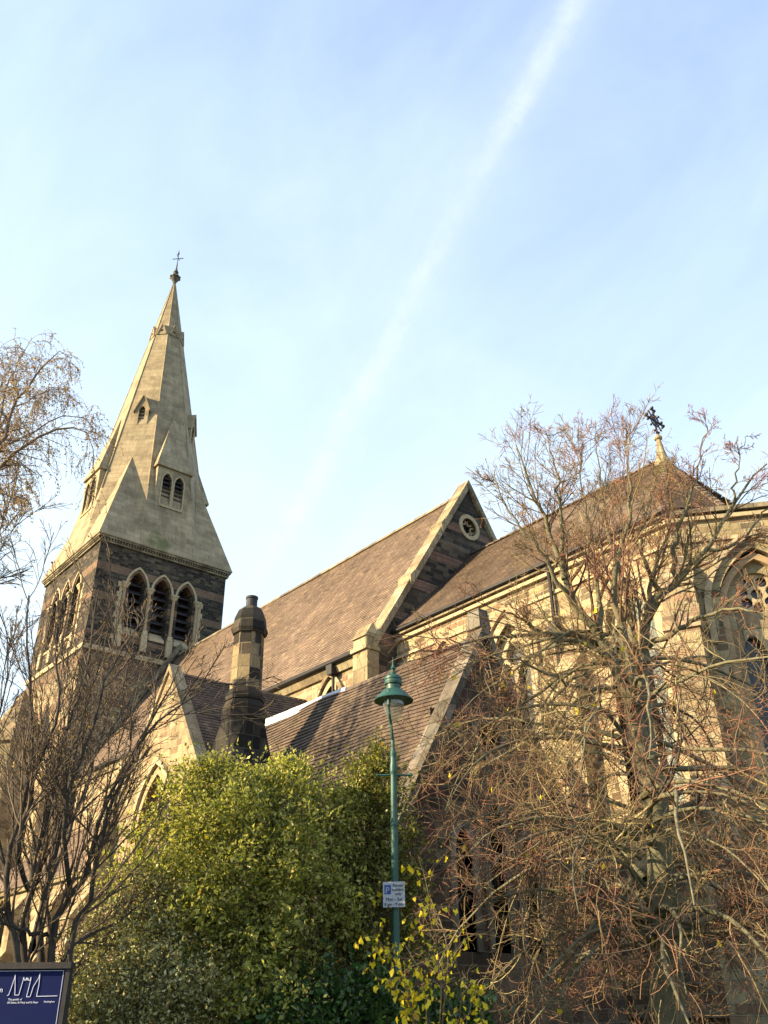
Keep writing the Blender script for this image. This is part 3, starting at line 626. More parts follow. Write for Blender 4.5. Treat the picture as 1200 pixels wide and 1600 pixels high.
# blind arcade under the eaves and cornice mouldings
ar = MB()
for i in range(9):
    cxx = .7+i*1.18
    if any(abs(cxx-(x-XE)) < w_/2+.85 for x, w_, a, b in CW): continue
    archband(ar, frC, cxx, .46, 11.35, .9, .12, .09, -.02, 10.9, 6)
part(ar, 'blind_arch', 'dress', chan)
for (z, h_, e, nm, mt) in ((ZCH-.12, .14, .20, 'eaves_cornice', 'cope'), (ZCH-.30, .12, .12, 'eaves_moulding', 'dress'), (11.95, .10, .06, 'string_course', 'dress'), (5.3, .16, .09, 'sill_course', 'cope'), (1.35, .16, .1, 'plinth_moulding', 'cope')):
    co = MB()
    co.hexa([frC.p(-.0, z, -.1), frC.p(LCH+e*.3, z, -.1), frC.p(LCH+e*.3, z, e), frC.p(0, z, e)], [frC.p(0, z+h_, -.1), frC.p(LCH+e*.3, z+h_, -.1), frC.p(LCH+e*.3, z+h_, e*.9), frC.p(0, z+h_, e*.9)])
    part(co, nm, mt, chan)
    if z == 5.3: continue
    co = MB(); zz = z+.003
    co.hexa([frF.p(-.0, zz, -.1), frF.p(LF, zz, -.1), frF.p(LF, zz, e*.8), frF.p(0, zz, e*.8)], [frF.p(0, zz+h_, -.1), frF.p(LF, zz+h_, -.1), frF.p(LF, zz+h_, e*.7), frF.p(0, zz+h_, e*.7)])
    part(co, nm, mt, chan)
gu = MB(); gu.tube([frC.p(0, ZCH+.03, .25), frC.p(LCH+.1, ZCH+.03, .25)], .06, 8); gu.tube([(-14.72, YC-.18, ZCH), (-14.72, YC-.12, ZCH-.5), (-14.72, YC-.12, 1)], .055, 8); gu.box((-14.72, YC-.2, 10.75), (.3, .24, .3), 0, 1.2)
part(gu, 'chancel_downpipe', 'gutter', chan)
# apse window: panel with a seven-foil circle over two lancets
am = MB(); archband(am, frF, WC, 2.15, 10.0, .86, .20, -.02, -.25, 5.2, 10); part(am, 'outer_order', 'dress', chan)
am = MB(); archband(am, frF, WC, 2.55, 10.0, .84, .16, .09, -.05, 9.2, 10); part(am, 'apse_hood_mould', 'dress', chan)
am = MB(); archband(am, frF, WC, 2.15-.36, 10.0, .87, .17, -.12, -.5, 5.2, 10); part(am, 'inner_order', 'dressp', chan)
cz = 10.55; cxr = WC-.05
foils = [circ(cxr+.355*math.cos(a), cz+.355*math.sin(a), .140, 10)[::-1] for a in [2*math.pi*k/7+.2 for k in range(7)]]
pl = MB(); wall(pl, frF, arch(WC, 1.80, 5.2, 10.0, .88, 10), [circ(cxr, cz, .545, 24)[::-1], arch(WC-.42, .54, 5.5, 8.9, 1.35, 6)[::-1], arch(WC+.42, .54, 5.5, 8.9, 1.35, 6)[::-1]], .2, -.28)
part(pl, 'tracery_panel', 'copel', chan)
pl = MB(); wall(pl, frF, circ(cxr, cz, .555, 24), foils+[circ(cxr, cz, .15, 10)[::-1]], .08, -.38); part(pl, 'rose_tracery', 'dress', chan)
gl = MB(); gl.poly([frF.p(WC-1, 5.2, -.5), frF.p(WC+1, 5.2, -.5), frF.p(WC+1, 11.9, -.5), frF.p(WC-1, 11.9, -.5)]); part(gl, 'apse_glass', 'glassd', chan)
# buttresses
def buttress(x, y, ang, w_, segs, mat='rubble', name='buttress'):
    """segs: (z0, z1, projection)"""
    u = Vector((math.cos(ang), math.sin(ang), 0)); s_ = Vector((-u.y, u.x, 0)); o = Vector((x, y, 0)); mb = MB()
    for i, (z0, z1, pr) in enumerate(segs):
        nx = segs[i+1][2] if i+1 < len(segs) else .05; hz_ = (pr-nx)*1.5
        f = lambda a, b, z: o+s_*a+u*b+Vector((0, 0, z))
        mb.hexa([f(-w_/2, -.3, z0), f(-w_/2, pr, z0), f(w_/2, pr, z0), f(w_/2, -.3, z0)][::-1], [f(-w_/2, -.3, z1), f(-w_/2, pr, z1), f(w_/2, pr, z1), f(w_/2, -.3, z1)][::-1])
        b = [f(-w_/2-.04, nx-.05, z1), f(-w_/2-.04, pr+.06, z1), f(w_/2+.04, pr+.06, z1), f(w_/2+.04, nx-.05, z1)][::-1]
        t = [f(-w_/2-.04, nx-.05, z1+hz_), f(-w_/2-.04, nx+.01, z1+hz_), f(w_/2+.04, nx+.01, z1+hz_), f(w_/2+.04, nx-.05, z1+hz_)][::-1]
        mb.hexa(b, t)
    return part(mb, name, mat)
buttress(XA-.10, YC+.05, R(-66), .80, [(0, 5.2, 1.5), (5.2, 9.3, 1.05), (9.3, 10.6, .55)], 'nave')
buttress(-14.25, YC, R(-90), .6, [(0, 5.2, .9), (5.2, 9.4, .5)], 'rubble')
buttress(-17.95, YC, R(-90), .6, [(0, 5.2, .9), (5.2, 9.4, .5)], 'rubble')
buttress(c2.x, c2.y, R(-22), .8, [(0, 5.2, 1.5), (5.2, 9.3, 1.05), (9.3, 10.6, .55)], 'nave')
# chancel roof
mb = MB(); ap = Vector((XAP, YR2, ZR2)); z_ = ZCH+.10; e1 = Vector((c1.x, c1.y-.18, z_)); e2 = c1+(c2-c1).normalized()*1.42+Vector((-.05, .06, z_)); e3 = Vector((e2.x, 2*YR2-e2.y, z_)); e4 = Vector((c4.x, c4.y, z_))
e1b = Vector((c1.x+.05, c1.y-.10, z_))
tiled(mb, (XE, YC-.18, z_), e1, ap, (XE, YR2, ZR2), .2, .125, seed=8)
tiled(mb, e1b, e2, ap, ap, .2, .125, seed=9); tiled(mb, e2, e3, ap, ap, .2, .125, seed=10); tiled(mb, e3, e4, ap, ap, .2, .125, seed=11)
mb.mi = 1
for poly in ([(XE, YC-.15, z_), e1, ap, (XE, YR2, ZR2)], [e1b, e2, ap], [e2, e3, ap], [e3, e4, ap], [e4, (XE, e4.y, z_), (XE, YR2, ZR2), ap]): under(mb, poly, .02 if poly[0] != e4 else 0)
croof = part(mb, 'chancel_roof', ['tilec', 'tilel'])
dk = MB(); dk.hexa([(c1.x-.3, c1.y+.1, 12.62), (c2.x-.03, c2.y+.03, 12.62), (c3.x-.03, c3.y-.03, 12.62), (c4.x-.3, c4.y-.1, 12.62)], [(c1.x-.3, c1.y+.1, 12.70), (c2.x-.03, c2.y+.03, 12.70), (c3.x-.03, c3.y-.03, 12.70), (c4.x-.3, c4.y-.1, 12.70)]); part(dk, 'parapet_gutter', 'gutter', croof)
hp = MB()
for a, b in ((e1b, ap), (e2, ap), (e3, ap), (Vector((XE, YR2, ZR2)), ap)):
    n_ = int((b-a).length/.32)
    for i in range(n_):
        p0, p1 = a.lerp(b, i/n_), a.lerp(b, (i+.98)/n_); hp.beam(p0+Vector((0, 0, .05)), p1+Vector((0, 0, .02)), .16, .05)
part(hp, 'hip_tile', 'tilec', croof)
fl = MB(); fl.lathe([(.36, 16.85), (.29, 17.05), (.20, 17.25), (.13, 17.55), (.09, 17.85), (.075, 17.98), (.13, 18.02), (.135, 18.09), (.09, 18.13), (.06, 18.2)], (XAP+.02, YR2, 0), 14); part(fl, 'roof_finial', 'copel', croof, smooth=True)
cr = MB(); cx0, cy0, ZX, KX = XAP+.02, YR2, 18.78, .82
cr.tube([(cx0, cy0, 18.12), (cx0, cy0, ZX+.5)], .035, 6)
dv = Vector((0, 1, 0))
def cp_(a, z): return Vector((cx0, cy0, ZX+z*KX))+dv*a*KX
cr.beam(cp_(-.52, 0), cp_(.52, 0), .05, .06)
for q in (0, math.pi, math.pi/2):
    for da, dz_ in ((0, .12), (0, -.12), (.12, 0), (-.12, 0)): cr.lathe([(.01, -.06), (.05, -.02), (.05, .02), (.01, .06)], tuple(cp_(.50*math.cos(q)+da, .54*math.sin(q)+dz_)), 6)
for k in range(16):
    a0, a1 = k*math.pi/8, (k+1)*math.pi/8; cr.beam(cp_(.28*math.cos(a0), .28*math.sin(a0)), cp_(.28*math.cos(a1), .28*math.sin(a1)), .04, .04, (1, 0, 0))
for sx in (-1, 1):
    for sz in (-1, 1): cr.beam(cp_(0, 0), cp_(.32*sx, .32*sz), .035, .035, (1, 0, 0)); cr.lathe([(.01, -.05), (.045, 0), (.01, .05)], tuple(cp_(.34*sx, .34*sz)), 6)
    cr.lathe([(.01, -.05), (.05, 0), (.01, .05)], tuple(cp_(.13*sx, -.55)), 6); cr.beam(cp_(.13*sx, -.55), cp_(0, -.5), .035, .035)
part(cr, 'ridge_cross', 'gutter', croof)

# --- chapel with steep tiled roof (nearer the road)
PX0, PX1, PYR, PZR, PY0, PY1 = -21.2, -11.8, 12.5, 8.25, 9.25, 15.75; PZE = 8.25-3.25*1.73
mb = MB(); wall(mb, Fr((PX0, PY0+.1, 0), (1, 0, 0)), [(0, 0), (PX1-PX0, 0), (PX1-PX0, PZE+.1), (0, PZE+.1)]); part(mb, 'chapel_wall', 'chapel'); mb = MB(); wall(mb, Fr((PX1, PY1-.1, 0), (-1, 0, 0)), [(0, 0), (PX1-PX0, 0), (PX1-PX0, PZE+.1), (0, PZE+.1)])
part(mb, 'chapel_wall', 'chapel')
frP = Fr((PX1, PY0, 0), (0, 1, 0))
hs = [arch(3.25+dx_, .42, 2.4, 4.0+(.5 if dx_ == 0 else 0), 1.2, 6)[::-1] for dx_ in (-.85, 0, .85)]+[circ(3.25, 6.15, .32, 16)[::-1]]
cg = gable(frP, 6.5, PZE+.05, 8.25, hs, 'chapel', 'chapel_gable', .4, 'gcope', .16, .42)
sr = MB()
for dx_ in (-.85, 0, .85): archband(sr, frP, 3.25+dx_, .42, 4.0+(.5 if dx_ == 0 else 0), 1.2, .13, .04, -.2, 2.4, 6)
band(sr, frP, circ(3.25, 6.15, .32, 16), circ(3.25, 6.15, .48, 16), .04, -.2, True); part(sr, 'window_surround', 'gcope', cg)
gl = MB(); gl.poly([frP.p(2, 2.2, -.3), frP.p(4.5, 2.2, -.3), frP.p(4.5, 6.6, -.3), frP.p(2, 6.6, -.3)]); part(gl, 'glass', 'glassd', cg)
fk = MB(); fk.box((PX1-.08, PYR, 8.62), (.42, .34, .42), 0, .75); part(fk, 'apex_stone', 'gcope', cg)
gable(Fr((PX0, PY1, 0), (0, -1, 0)), 6.5, PZE+.05, 8.25, [], 'chapel', 'chapel_west_gable', .3, 'gcope', .1, .4)
mb = MB(); tiled(mb, (PX0, PY0-.12, PZE-.20), (PX1-.25, PY0-.12, PZE-.20), (PX1-.25, PYR, PZR), (PX0, PYR, PZR), .175, .112, .028, .028, seed=4)
mb.mi = 1; under(mb, [(PX0, PY0-.1, PZE-.17), (PX1-.25, PY0-.1, PZE-.17), (PX1-.25, PYR, PZR), (PX0, PYR, PZR)]); under(mb, [(PX1-.25, PY1+.1, PZE-.17), (PX0, PY1+.1, PZE-.17), (PX0, PYR, PZR), (PX1-.25, PYR, PZR)], 0)
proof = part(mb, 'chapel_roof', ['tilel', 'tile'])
rd = MB()
for i in range(30):
    x = -16.3+i*.30
    if x > PX1-.5: break
    rd.hexa([(x, PYR-.11, PZR-.05), (x+.29, PYR-.11, PZR-.05), (x+.29, PYR+.11, PZR-.05), (x, PYR+.11, PZR-.05)], [(x, PYR-.03, PZR+.07), (x+.29, PYR-.03, PZR+.07), (x+.29, PYR+.03, PZR+.07), (x, PYR+.03, PZR+.07)])
part(rd, 'ridge_tile', 'tilel', proof)
ld = MB()
for i in range(4):
    x = PX0+i*1.22; ld.hexa([(x, PYR-.11, PZR-.12), (x+1.20, PYR-.11, PZR-.12), (x+1.20, PYR+.15, PZR-.18), (x, PYR+.15, PZR-.18)], [(x, PYR-.06, PZR+.10+.01*(i % 2)), (x+1.20, PYR-.06, PZR+.09), (x+1.20, PYR+.06, PZR+.09), (x, PYR+.06, PZR+.10)])
part(ld, 'lead_flashing', 'lead', proof)
# --- chimney
cxx, cyy = -17.72, 10.5
mb = MB(); mb.box((-17.9, 10.45, 3.0), (1.72, 1.24, 6.0)); base = part(mb, 'chimney_breast', 'chimney')
sh = MB()
def octo(r, z, c=(cxx, cyy)):
    r = r*.84; z = z-.10 if z > 9.6 else z
    return [(c[0]+r*math.cos(R(22.5+45*k)), c[1]+r*math.sin(R(22.5+45*k)), z) for k in range(8)]
def sq8(hx, hy, z, c):   # square loop matched to the octagon's eight corners
    P = [(1, .4), (.4, 1), (-.4, 1), (-1, .4), (-1, -.4), (-.4, -1), (.4, -1), (1, -.4)]
    return [(c[0]+a*hx if abs(a) == 1 else c[0]+math.copysign(hx, a), c[1]+b*hy if abs(b) == 1 else c[1]+math.copysign(hy, b), z) for a, b in P]
def boxl(hx, hy, z, c): return [(c[0]+sx*hx, c[1]+sy*hy, z) for sx, sy in ((1, .4), (.99, 1), (-.99, 1), (-1, .4), (-1, -.4), (-.99, -1), (.99, -1), (1, -.4))]
sh.hexa(boxl(.88, .64, 6.0, (-17.9, 10.45)), boxl(.52, .48, 6.75, (cxx-.06, cyy))); sh.hexa(boxl(.52, .48, 6.75, (cxx-.06, cyy)), octo(.60, 7.45))
sh.hexa(octo(.62, 7.45), octo(.62, 7.75)); sh.hexa(octo(.62, 7.75), octo(.52, 7.92)); sh.hexa(octo(.56, 7.92), octo(.56, 8.05)); sh.hexa(octo(.54, 8.05), octo(.46, 8.2))
part(sh, 'chimney_shoulder', 'soot', base)
mb = MB(); mb.hexa(octo(.455, 8.2), octo(.44, 9.72)); part(mb, 'chimney_shaft', 'chimney', base)
cp = MB(); cp.hexa(octo(.50, 9.70), octo(.545, 9.80)); cp.hexa(octo(.545, 9.80), octo(.53, 9.88)); cp.hexa(octo(.50, 9.88), octo(.47, 10.12)); cp.hexa(octo(.47, 10.12), octo(.36, 10.36)); cp.hexa(octo(.36, 10.36), octo(.2, 10.45)); part(cp, 'chimney_cap', 'soot', base)
pt = MB(); pt.lathe([(.145, 10.30), (.14, 10.56), (.158, 10.58), (.155, 10.63), (.12, 10.63), (.115, 10.4)], (cxx, cyy, 0), 16); part(pt, 'chimney_pot', 'pot', base, smooth=False)

# --- south transept
TX, TY, TW = -25.6, 12.3, 3.25; TZ = 11.25; TZE = TZ-TW*1.43
frT = Fr((TX-TW, TY, 0), (1, 0, 0))
hs = [arch(TW, 2.0, 3.2, 6.25, .95, 8)[::-1]]
tg_ = gable(frT, 2*TW, TZE, TZ, hs, 'transept', 'transept_gable', .5, 'copel', .13, .42, proud=.07)
am = MB(); archband(am, frT, TW, 2.0, 6.25, .95, .2, .04, -.4, 3.2); part(am, 'window_surround', 'dressp', tg_)
am = MB(); archband(am, frT, TW, 2.4, 6.25, .94, .16, .14, -.05); part(am, 'hood_mould', 'dress', tg_)
pl = MB(); wall(pl, frT, arch(TW, 1.98, 3.2, 6.25, .95), [arch(TW-.5, .72, 3.3, 5.6, 1.1, 6)[::-1], arch(TW+.5, .72, 3.3, 5.6, 1.1, 6)[::-1], circ(TW, 6.95, .42, 16)[::-1]], .14, -.3); part(pl, 'tracery', 'dressp', tg_)
gl = MB(); gl.poly([frT.p(TW-1.05, 3.1, -.45), frT.p(TW+1.05, 3.1, -.45), frT.p(TW+1.05, 8.1, -.45), frT.p(TW-1.05, 8.1, -.45)]); part(gl, 'glass', 'glassd', tg_)
mb = MB(); wall(mb, Fr((TX+TW, TY, 0), (0, 1, 0)), [(0, 0), (5.4, 0), (5.4, TZE), (0, TZE)]); wall(mb, Fr((TX-TW, TY+5.4, 0), (0, -1, 0)), [(0, 0), (5.4, 0), (5.4, TZE), (0, TZE)]); part(mb, 'transept_wall', 'transept')
mb = MB()
tiled(mb, (TX+TW+.1, TY+.3, TZE-.10), (TX+TW+.1, YN-.02, TZE-.10), (TX, YN-.02, TZ), (TX, TY+.3, TZ), .2, .13, seed=5)
tiled(mb, (TX-TW-.1, YN-.02, TZE-.10), (TX-TW-.1, TY+.3, TZE-.10), (TX, TY+.3, TZ), (TX, YN-.02, TZ), .2, .13, seed=6)
mb.mi = 1; under(mb, [(TX+TW, TY+.3, TZE), (TX+TW, YN, TZE), (TX, YN, TZ), (TX, TY+.3, TZ)]); under(mb, [(TX-TW, YN, TZE), (TX-TW, TY+.3, TZE), (TX, TY+.3, TZ), (TX, YN, TZ)])
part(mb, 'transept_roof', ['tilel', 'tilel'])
buttress(TX-TW+.3, TY, R(-90), .7, [(0, 4, 1.1), (4, 6.3, .6)], 'transept')
# link wall between chimney and transept
mb = MB(); wall(mb, Fr((TX+TW, 11.3, 0), (1, 0, 0)), [(0, 0), (3.2, 0), (3.2, 5.9), (0, 5.9)]); mb.box((-20.6, 11.5, 5.95), (3.4, .5, .12)); part(mb, 'link_wall', 'transept')
# --- south aisle west of the transept
AX0, AX1, AY = -46.2, TX-TW, 13.4
frA = Fr((AX0, AY, 0), (1, 0, 0)); LA = AX1-AX0; wx = [1.9+i*4.0 for i in range(4)]
mb = MB(); wall(mb, frA, [(0, 0), (LA, 0), (LA, 5.9), (0, 5.9)], [arch(x, 1.3, 2.6, 4.2, 1.0)[::-1] for x in wx], .4)
wall(mb, Fr((AX0, YN, 0), (0, -1, 0)), [(0, 0), (YN-AY, 0), (YN-AY, 5.9), (0, 8.8)])
ais = part(mb, 'aisle_wall', 'transept')
for x in wx:
    am = MB(); archband(am, frA, x, 1.3, 4.2, 1.0, .2, .05, -.3, 2.6); part(am, 'window_surround', 'dress', ais)
    gl = MB(); gl.poly([frA.p(x-.7, 2.5, -.35), frA.p(x+.7, 2.5, -.35), frA.p(x+.7, 5.5, -.35), frA.p(x-.7, 5.5, -.35)]); part(gl, 'glass', 'glassd', ais)
for i in range(4): buttress(AX0+3.9+i*4.0, AY, R(-90), .65, [(0, 3.0, 1.0), (3.0, 4.9, .6)], 'transept')
co = MB(); co.hexa([frA.p(0, 5.8, -.1), frA.p(LA, 5.8, -.1), frA.p(LA, 5.8, .15), frA.p(0, 5.8, .15)], [frA.p(0, 6.02, -.1), frA.p(LA, 6.02, -.1), frA.p(LA, 6.02, .22), frA.p(0, 6.02, .22)]); part(co, 'aisle_cornice', 'copel', ais)
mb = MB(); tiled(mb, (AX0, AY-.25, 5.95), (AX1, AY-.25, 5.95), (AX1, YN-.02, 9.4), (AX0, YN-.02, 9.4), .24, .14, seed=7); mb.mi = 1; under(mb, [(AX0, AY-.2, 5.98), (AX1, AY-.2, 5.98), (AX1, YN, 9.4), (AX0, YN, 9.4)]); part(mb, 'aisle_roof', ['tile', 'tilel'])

# ------------------------------------------------------------------ street lamp
LX, LY = -7.61, 6.485
lamp = empty('street_lamp', (LX, LY, 0), 'green painted cast iron street lamp with a clear glass bowl under a wide round hood', 'street lamp')
def lp(mb, name, mat, par=lamp, **k):
    o = mb.build(name, mat, None, **k); o.parent = par
    if par is lamp: o.location = (0, 0, 0)
    return o
q = MB(); q.lathe([(.16, 0), (.16, .12), (.12, .2), (.11, .9), (.13, .95), (.085, 1.05), (.075, 1.35), (.044, 1.42), (.039, 3.3), (.046, 3.33), (.046, 3.36), (.038, 3.40), (.034, 3.86), (.042, 3.9), (.042, 3.95), (.034, 4.0), (.032, 4.06), (.038, 4.10), (.024, 4.14), (.018, 4.16)], (0, 0, 0), 20); lp(q, 'pole', 'green', smooth=True)
cl = c_r.copy(); cl[2] = 0; cl /= np.linalg.norm(cl); toc = np.array([-LX, -LY, 0]); toc /= np.linalg.norm(toc)
hc = Vector(cl)*.012
nk = MB(); pts = [Vector((0, 0, 4.1)), Vector(cl)*-.004+Vector((0, 0, 4.25)), Vector(cl)*-.022+Vector(toc)*.05+Vector((0, 0, 4.42)), Vector(cl)*-.040+Vector(toc)*.115+Vector((0, 0, 4.52)), Vector(cl)*-.045+Vector(toc)*.150+Vector((0, 0, 4.62)), Vector(cl)*-.045+Vector(toc)*.152+Vector((0, 0, 4.79))]
nk.tube(pts, [.021, .020, .018, .017, .015, .014], 10); lp(nk, 'neck', 'green', smooth=True)
lb = MB(); lb.tube([tuple(-Vector(cl)*.18+Vector((0, 0, 3.86))), tuple(Vector(cl)*.20+Vector((0, 0, 3.86)))], .011, 8)
for sgn in (-.18, .20): lb.lathe([(.002, -.018), (.018, 0), (.002, .018)], tuple(Vector(cl)*sgn+Vector((0, 0, 3.86))), 8)
lp(lb, 'ladder_bar', 'green')
hd = MB(); hd.lathe([(.228, 4.705), (.232, 4.712), (.20, 4.745), (.165, 4.785), (.135, 4.815), (.12, 4.83), (.10, 4.835), (.083, 4.845), (.083, 4.90), (.10, 4.905), (.104, 4.93), (.098, 4.955), (.104, 4.965), (.10, 4.99), (.07, 5.015), (.03, 5.03)], tuple(hc), 36)
hood = lp(hd, 'hood', 'green', smooth=True)
hi = MB(); hi.lathe([(.222, 4.707), (.19, 4.738), (.155, 4.77), (.12, 4.79), (.05, 4.80)], tuple(hc), 36); lp(hi, 'hood_lining', 'cream', hood, smooth=True)
fi = MB(); fi.lathe([(.03, 5.02), (.036, 5.045), (.018, 5.06), (.022, 5.085), (.034, 5.10), (.018, 5.125), (.012, 5.15), (.016, 5.165), (.006, 5.19), (.001, 5.25)], tuple(hc), 12); lp(fi, 'lamp_finial', 'green', hood, smooth=True)
m, nt_, b_ = new_mat('clear lamp glass')
tr0 = nt_.nodes.new('ShaderNodeBsdfTransparent'); tr0.inputs[0].default_value = (.82, .84, .80, 1)
gls = nt_.nodes.new('ShaderNodeBsdfGlossy'); gls.inputs['Roughness'].default_value = .12
dff = nt_.nodes.new('ShaderNodeBsdfDiffuse'); dff.inputs[0].default_value = (.6, .6, .55, 1)
lw = nt_.nodes.new('ShaderNodeLayerWeight'); lw.inputs[0].default_value = .35
m1 = nt_.nodes.new('ShaderNodeMixShader'); nt_.links.new(mth(nt_, 'ADD', mth(nt_, 'MULTIPLY', lw.outputs['Facing'], .45), .08, True), m1.inputs[0]); nt_.links.new(tr0.outputs[0], m1.inputs[1]); nt_.links.new(gls.outputs[0], m1.inputs[2])
m2 = nt_.nodes.new('ShaderNodeMixShader'); m2.inputs[0].default_value = .10; nt_.links.new(m1.outputs[0], m2.inputs[1]); nt_.links.new(dff.outputs[0], m2.inputs[2]); nt_.links.new(m2.outputs[0], nt_.nodes['Material Output'].inputs[0])
M['bowl'] = m
gb = MB(); gb.lathe([(.118, 4.76), (.128, 4.70), (.124, 4.65), (.10, 4.58), (.075, 4.52), (.045, 4.475), (.0, 4.46)], tuple(hc), 28); lp(gb, 'glass_bowl', 'bowl', smooth=True)
bu = MB(); bu.lathe([(.02, 4.78), (.04, 4.74), (.045, 4.69), (.03, 4.66), (0, 4.65)], tuple(hc), 14); lp(bu, 'bulb', 'cream', smooth=True)

def text(s, size, mat, mw, par, name='lettering', ext=.0015, align='LEFT', space=1.0):
    cu = bpy.data.curves.new(name, 'FONT'); cu.body = s; cu.size = size; cu.extrude = ext; cu.align_x = align; cu.space_character = space
    o = bpy.data.objects.new('tmp', cu); COL.objects.link(o); bpy.context.view_layer.update()
    me = bpy.data.meshes.new_from_object(o.evaluated_get(bpy.context.evaluated_depsgraph_get())); bpy.data.objects.remove(o)
    me.transform(mw); me.materials.clear(); me.materials.append(M[mat]); n = bpy.data.objects.new(name, me); COL.objects.link(n); n.parent = par; return n
def frame_mat(o, u):
    u = Vector(u).normalized(); n = u.cross(Vector((0, 0, 1))); return Matrix(((u.x, 0, n.x, o[0]), (u.y, 0, n.y, o[1]), (0, 1, n.z, o[2]), (0, 0, 0, 1)))
# parking sign on the lamp post
su = Vector(cl); su = (Matrix.Rotation(R(-10), 3, 'Z') @ su).normalized(); sn = su.cross(Vector((0, 0, 1)))
so_ = Vector((LX, LY, 2.50))+sn*.085
sign = empty('parking_sign', so_, 'small white residents parking plate with a blue square fixed to the green lamp post', 'sign')
fr0 = Fr((0, 0, 0), su)
def sb(mb, x0, x1, z0, z1, d0, d1): mb.hexa([fr0.p(x0, z0, d1), fr0.p(x1, z0, d1), fr0.p(x1, z0, d0), fr0.p(x0, z0, d0)], [fr0.p(x0, z1, d1), fr0.p(x1, z1, d1), fr0.p(x1, z1, d0), fr0.p(x0, z1, d0)])
q = MB(); sb(q, -.115, .115, 0, .245, -.004, .004); pn = q.build('plate', 'signwhite', sign)
q = MB(); sb(q, -.10, -.03, .125, .215, .0045, .006); q.build('blue_square', 'signblue', pn)
SM = lambda x, z, d=.007: frame_mat(fr0.p(x, z, d), su)
text('P', .085, 'signwhite', SM(-.09, .135), pn)
for t_, x, z, s_ in (('Permit', -.01, .195, .040), ('holders', -.02, .155, .040), ('only', .015, .115, .040), ('Mon - Sat', -.085, .062, .044), ('8 am - 9 pm', -.10, .015, .040)): text(t_, s_, 'black', SM(x, z), pn)
q = MB()
for z in (.05, .19):
    q.tube([fr0.p(.075*math.cos(a), z, -.085+.075*math.sin(a)) for a in [k*math.pi/8 for k in range(17)]], .006, 5)
q.build('bracket', 'gutter', sign)

# ------------------------------------------------------------------ noticeboard
NB = Vector((-6.493, 2.6156, 0)); NU = Vector((.6389, .7693, 0)).normalized()
board = empty('noticeboard', NB-NU*.8, 'dark blue church noticeboard with a white line drawing of three steeples', 'noticeboard')
off = NB-(NB-NU*.8); fN = Fr(off, NU)
def nb(mb, x0, x1, z0, z1, d0, d1): mb.hexa([fN.p(x0, z0, d1), fN.p(x1, z0, d1), fN.p(x1, z0, d0), fN.p(x0, z0, d0)], [fN.p(x0, z1, d1), fN.p(x1, z1, d1), fN.p(x1, z1, d0), fN.p(x0, z1, d0)])
q = MB(); nb(q, -1.6, -.004, .75, 1.845, -.03, 0); pan = q.build('panel', 'navy', board)
q = MB(); nb(q, -1.65, .035, 1.847, 1.885, -.07, .03); nb(q, -.0, .028, .6, 1.846, -.06, .015); nb(q, -1.64, -1.602, .6, 1.846, -.06, .015); nb(q, -1.6, -.001, .70, .748, -.06, .015)
q.build('frame', 'frame', board)
q = MB(); nb(q, -.065, -.002, 0, 1.83, -.12, -.061); nb(q, -1.6, -1.54, 0, 1.83, -.12, -.061); q.build('post', 'frame', board)
def line(mb, pts, r=.0016):
    for a, b in zip(pts, pts[1:]): mb.beam(fN.p(a[0], a[1], .003), fN.p(b[0], b[1], .003), r*2, r*2, fN.n)
q = MB(); line(q, [(-1.59, 1.835), (-.016, 1.835), (-.012, .76), (-1.59, .76), (-1.59, 1.835)], .0013); q.build('border_line', 'white', pan)
q = MB(); line(q, [(-.368, 1.691), (-.359, 1.693), (-.354, 1.713), (-.338, 1.796), (-.338, 1.815), (-.335, 1.796), (-.327, 1.753), (-.320, 1.712), (-.318, 1.693), (-.291, 1.693), (-.279, 1.779), (-.278, 1.798), (-.27, 1.779), (-.262, 1.779), (-.259, 1.796), (-.254, 1.778), (-.250, 1.795), (-.244, 1.778), (-.234, 1.779), (-.229, 1.799), (-.228, 1.779), (-.238, 1.682), (-.214, 1.682), (-.203, 1.744), (-.199, 1.750), (-.176, 1.795), (-.173, 1.822), (-.171, 1.795), (-.168, 1.752), (-.168, 1.743), (-.172, 1.684), (-.034, 1.686)]); q.build('steeple_drawing', 'white', pan)
NM = lambda x, z: frame_mat(fN.p(x, z, .002), NU)
text('The parish of', .017, 'white', NM(-.357, 1.662), pan, ext=.001); text('All Saints, St Mary and St Peter', .0165, 'white', NM(-.360, 1.644), pan, ext=.001); text('Nottingham', .015, 'white', NM(-.118, 1.648), pan, ext=.0005)
text('n', .045, 'white', NM(-.425, 1.71), pan, ext=.001)

# ------------------------------------------------------------------ vegetation
def mesh_np(name, V, F, mat, par=None, smooth=False, mi=None):
    V = np.asarray(V, np.float32); F = np.asarray(F, np.int32); me = bpy.data.meshes.new(name); k = F.shape[1]
    me.vertices.add(len(V)); me.vertices.foreach_set('co', V.ravel()); me.loops.add(F.size); me.loops.foreach_set('vertex_index', F.ravel())
    me.polygons.add(len(F)); me.polygons.foreach_set('loop_start', np.arange(len(F))*k); me.polygons.foreach_set('loop_total', np.full(len(F), k))
    for m_ in (mat if isinstance(mat, (list, tuple)) else [mat]): me.materials.append(M[m_])
    if mi is not None: me.polygons.foreach_set('material_index', mi)
    if smooth: me.polygons.foreach_set('use_smooth', np.ones(len(F), bool))
    me.update(calc_edges=True); o = bpy.data.objects.new(name, me); COL.objects.link(o)
    if par is not None: o.parent = par; o.matrix_parent_inverse = Matrix.Translation(-Vector(par.location)) if par.type == 'EMPTY' else Matrix()
    return o
def unit(v): return v/np.maximum(np.linalg.norm(v, axis=-1, keepdims=True), 1e-9)
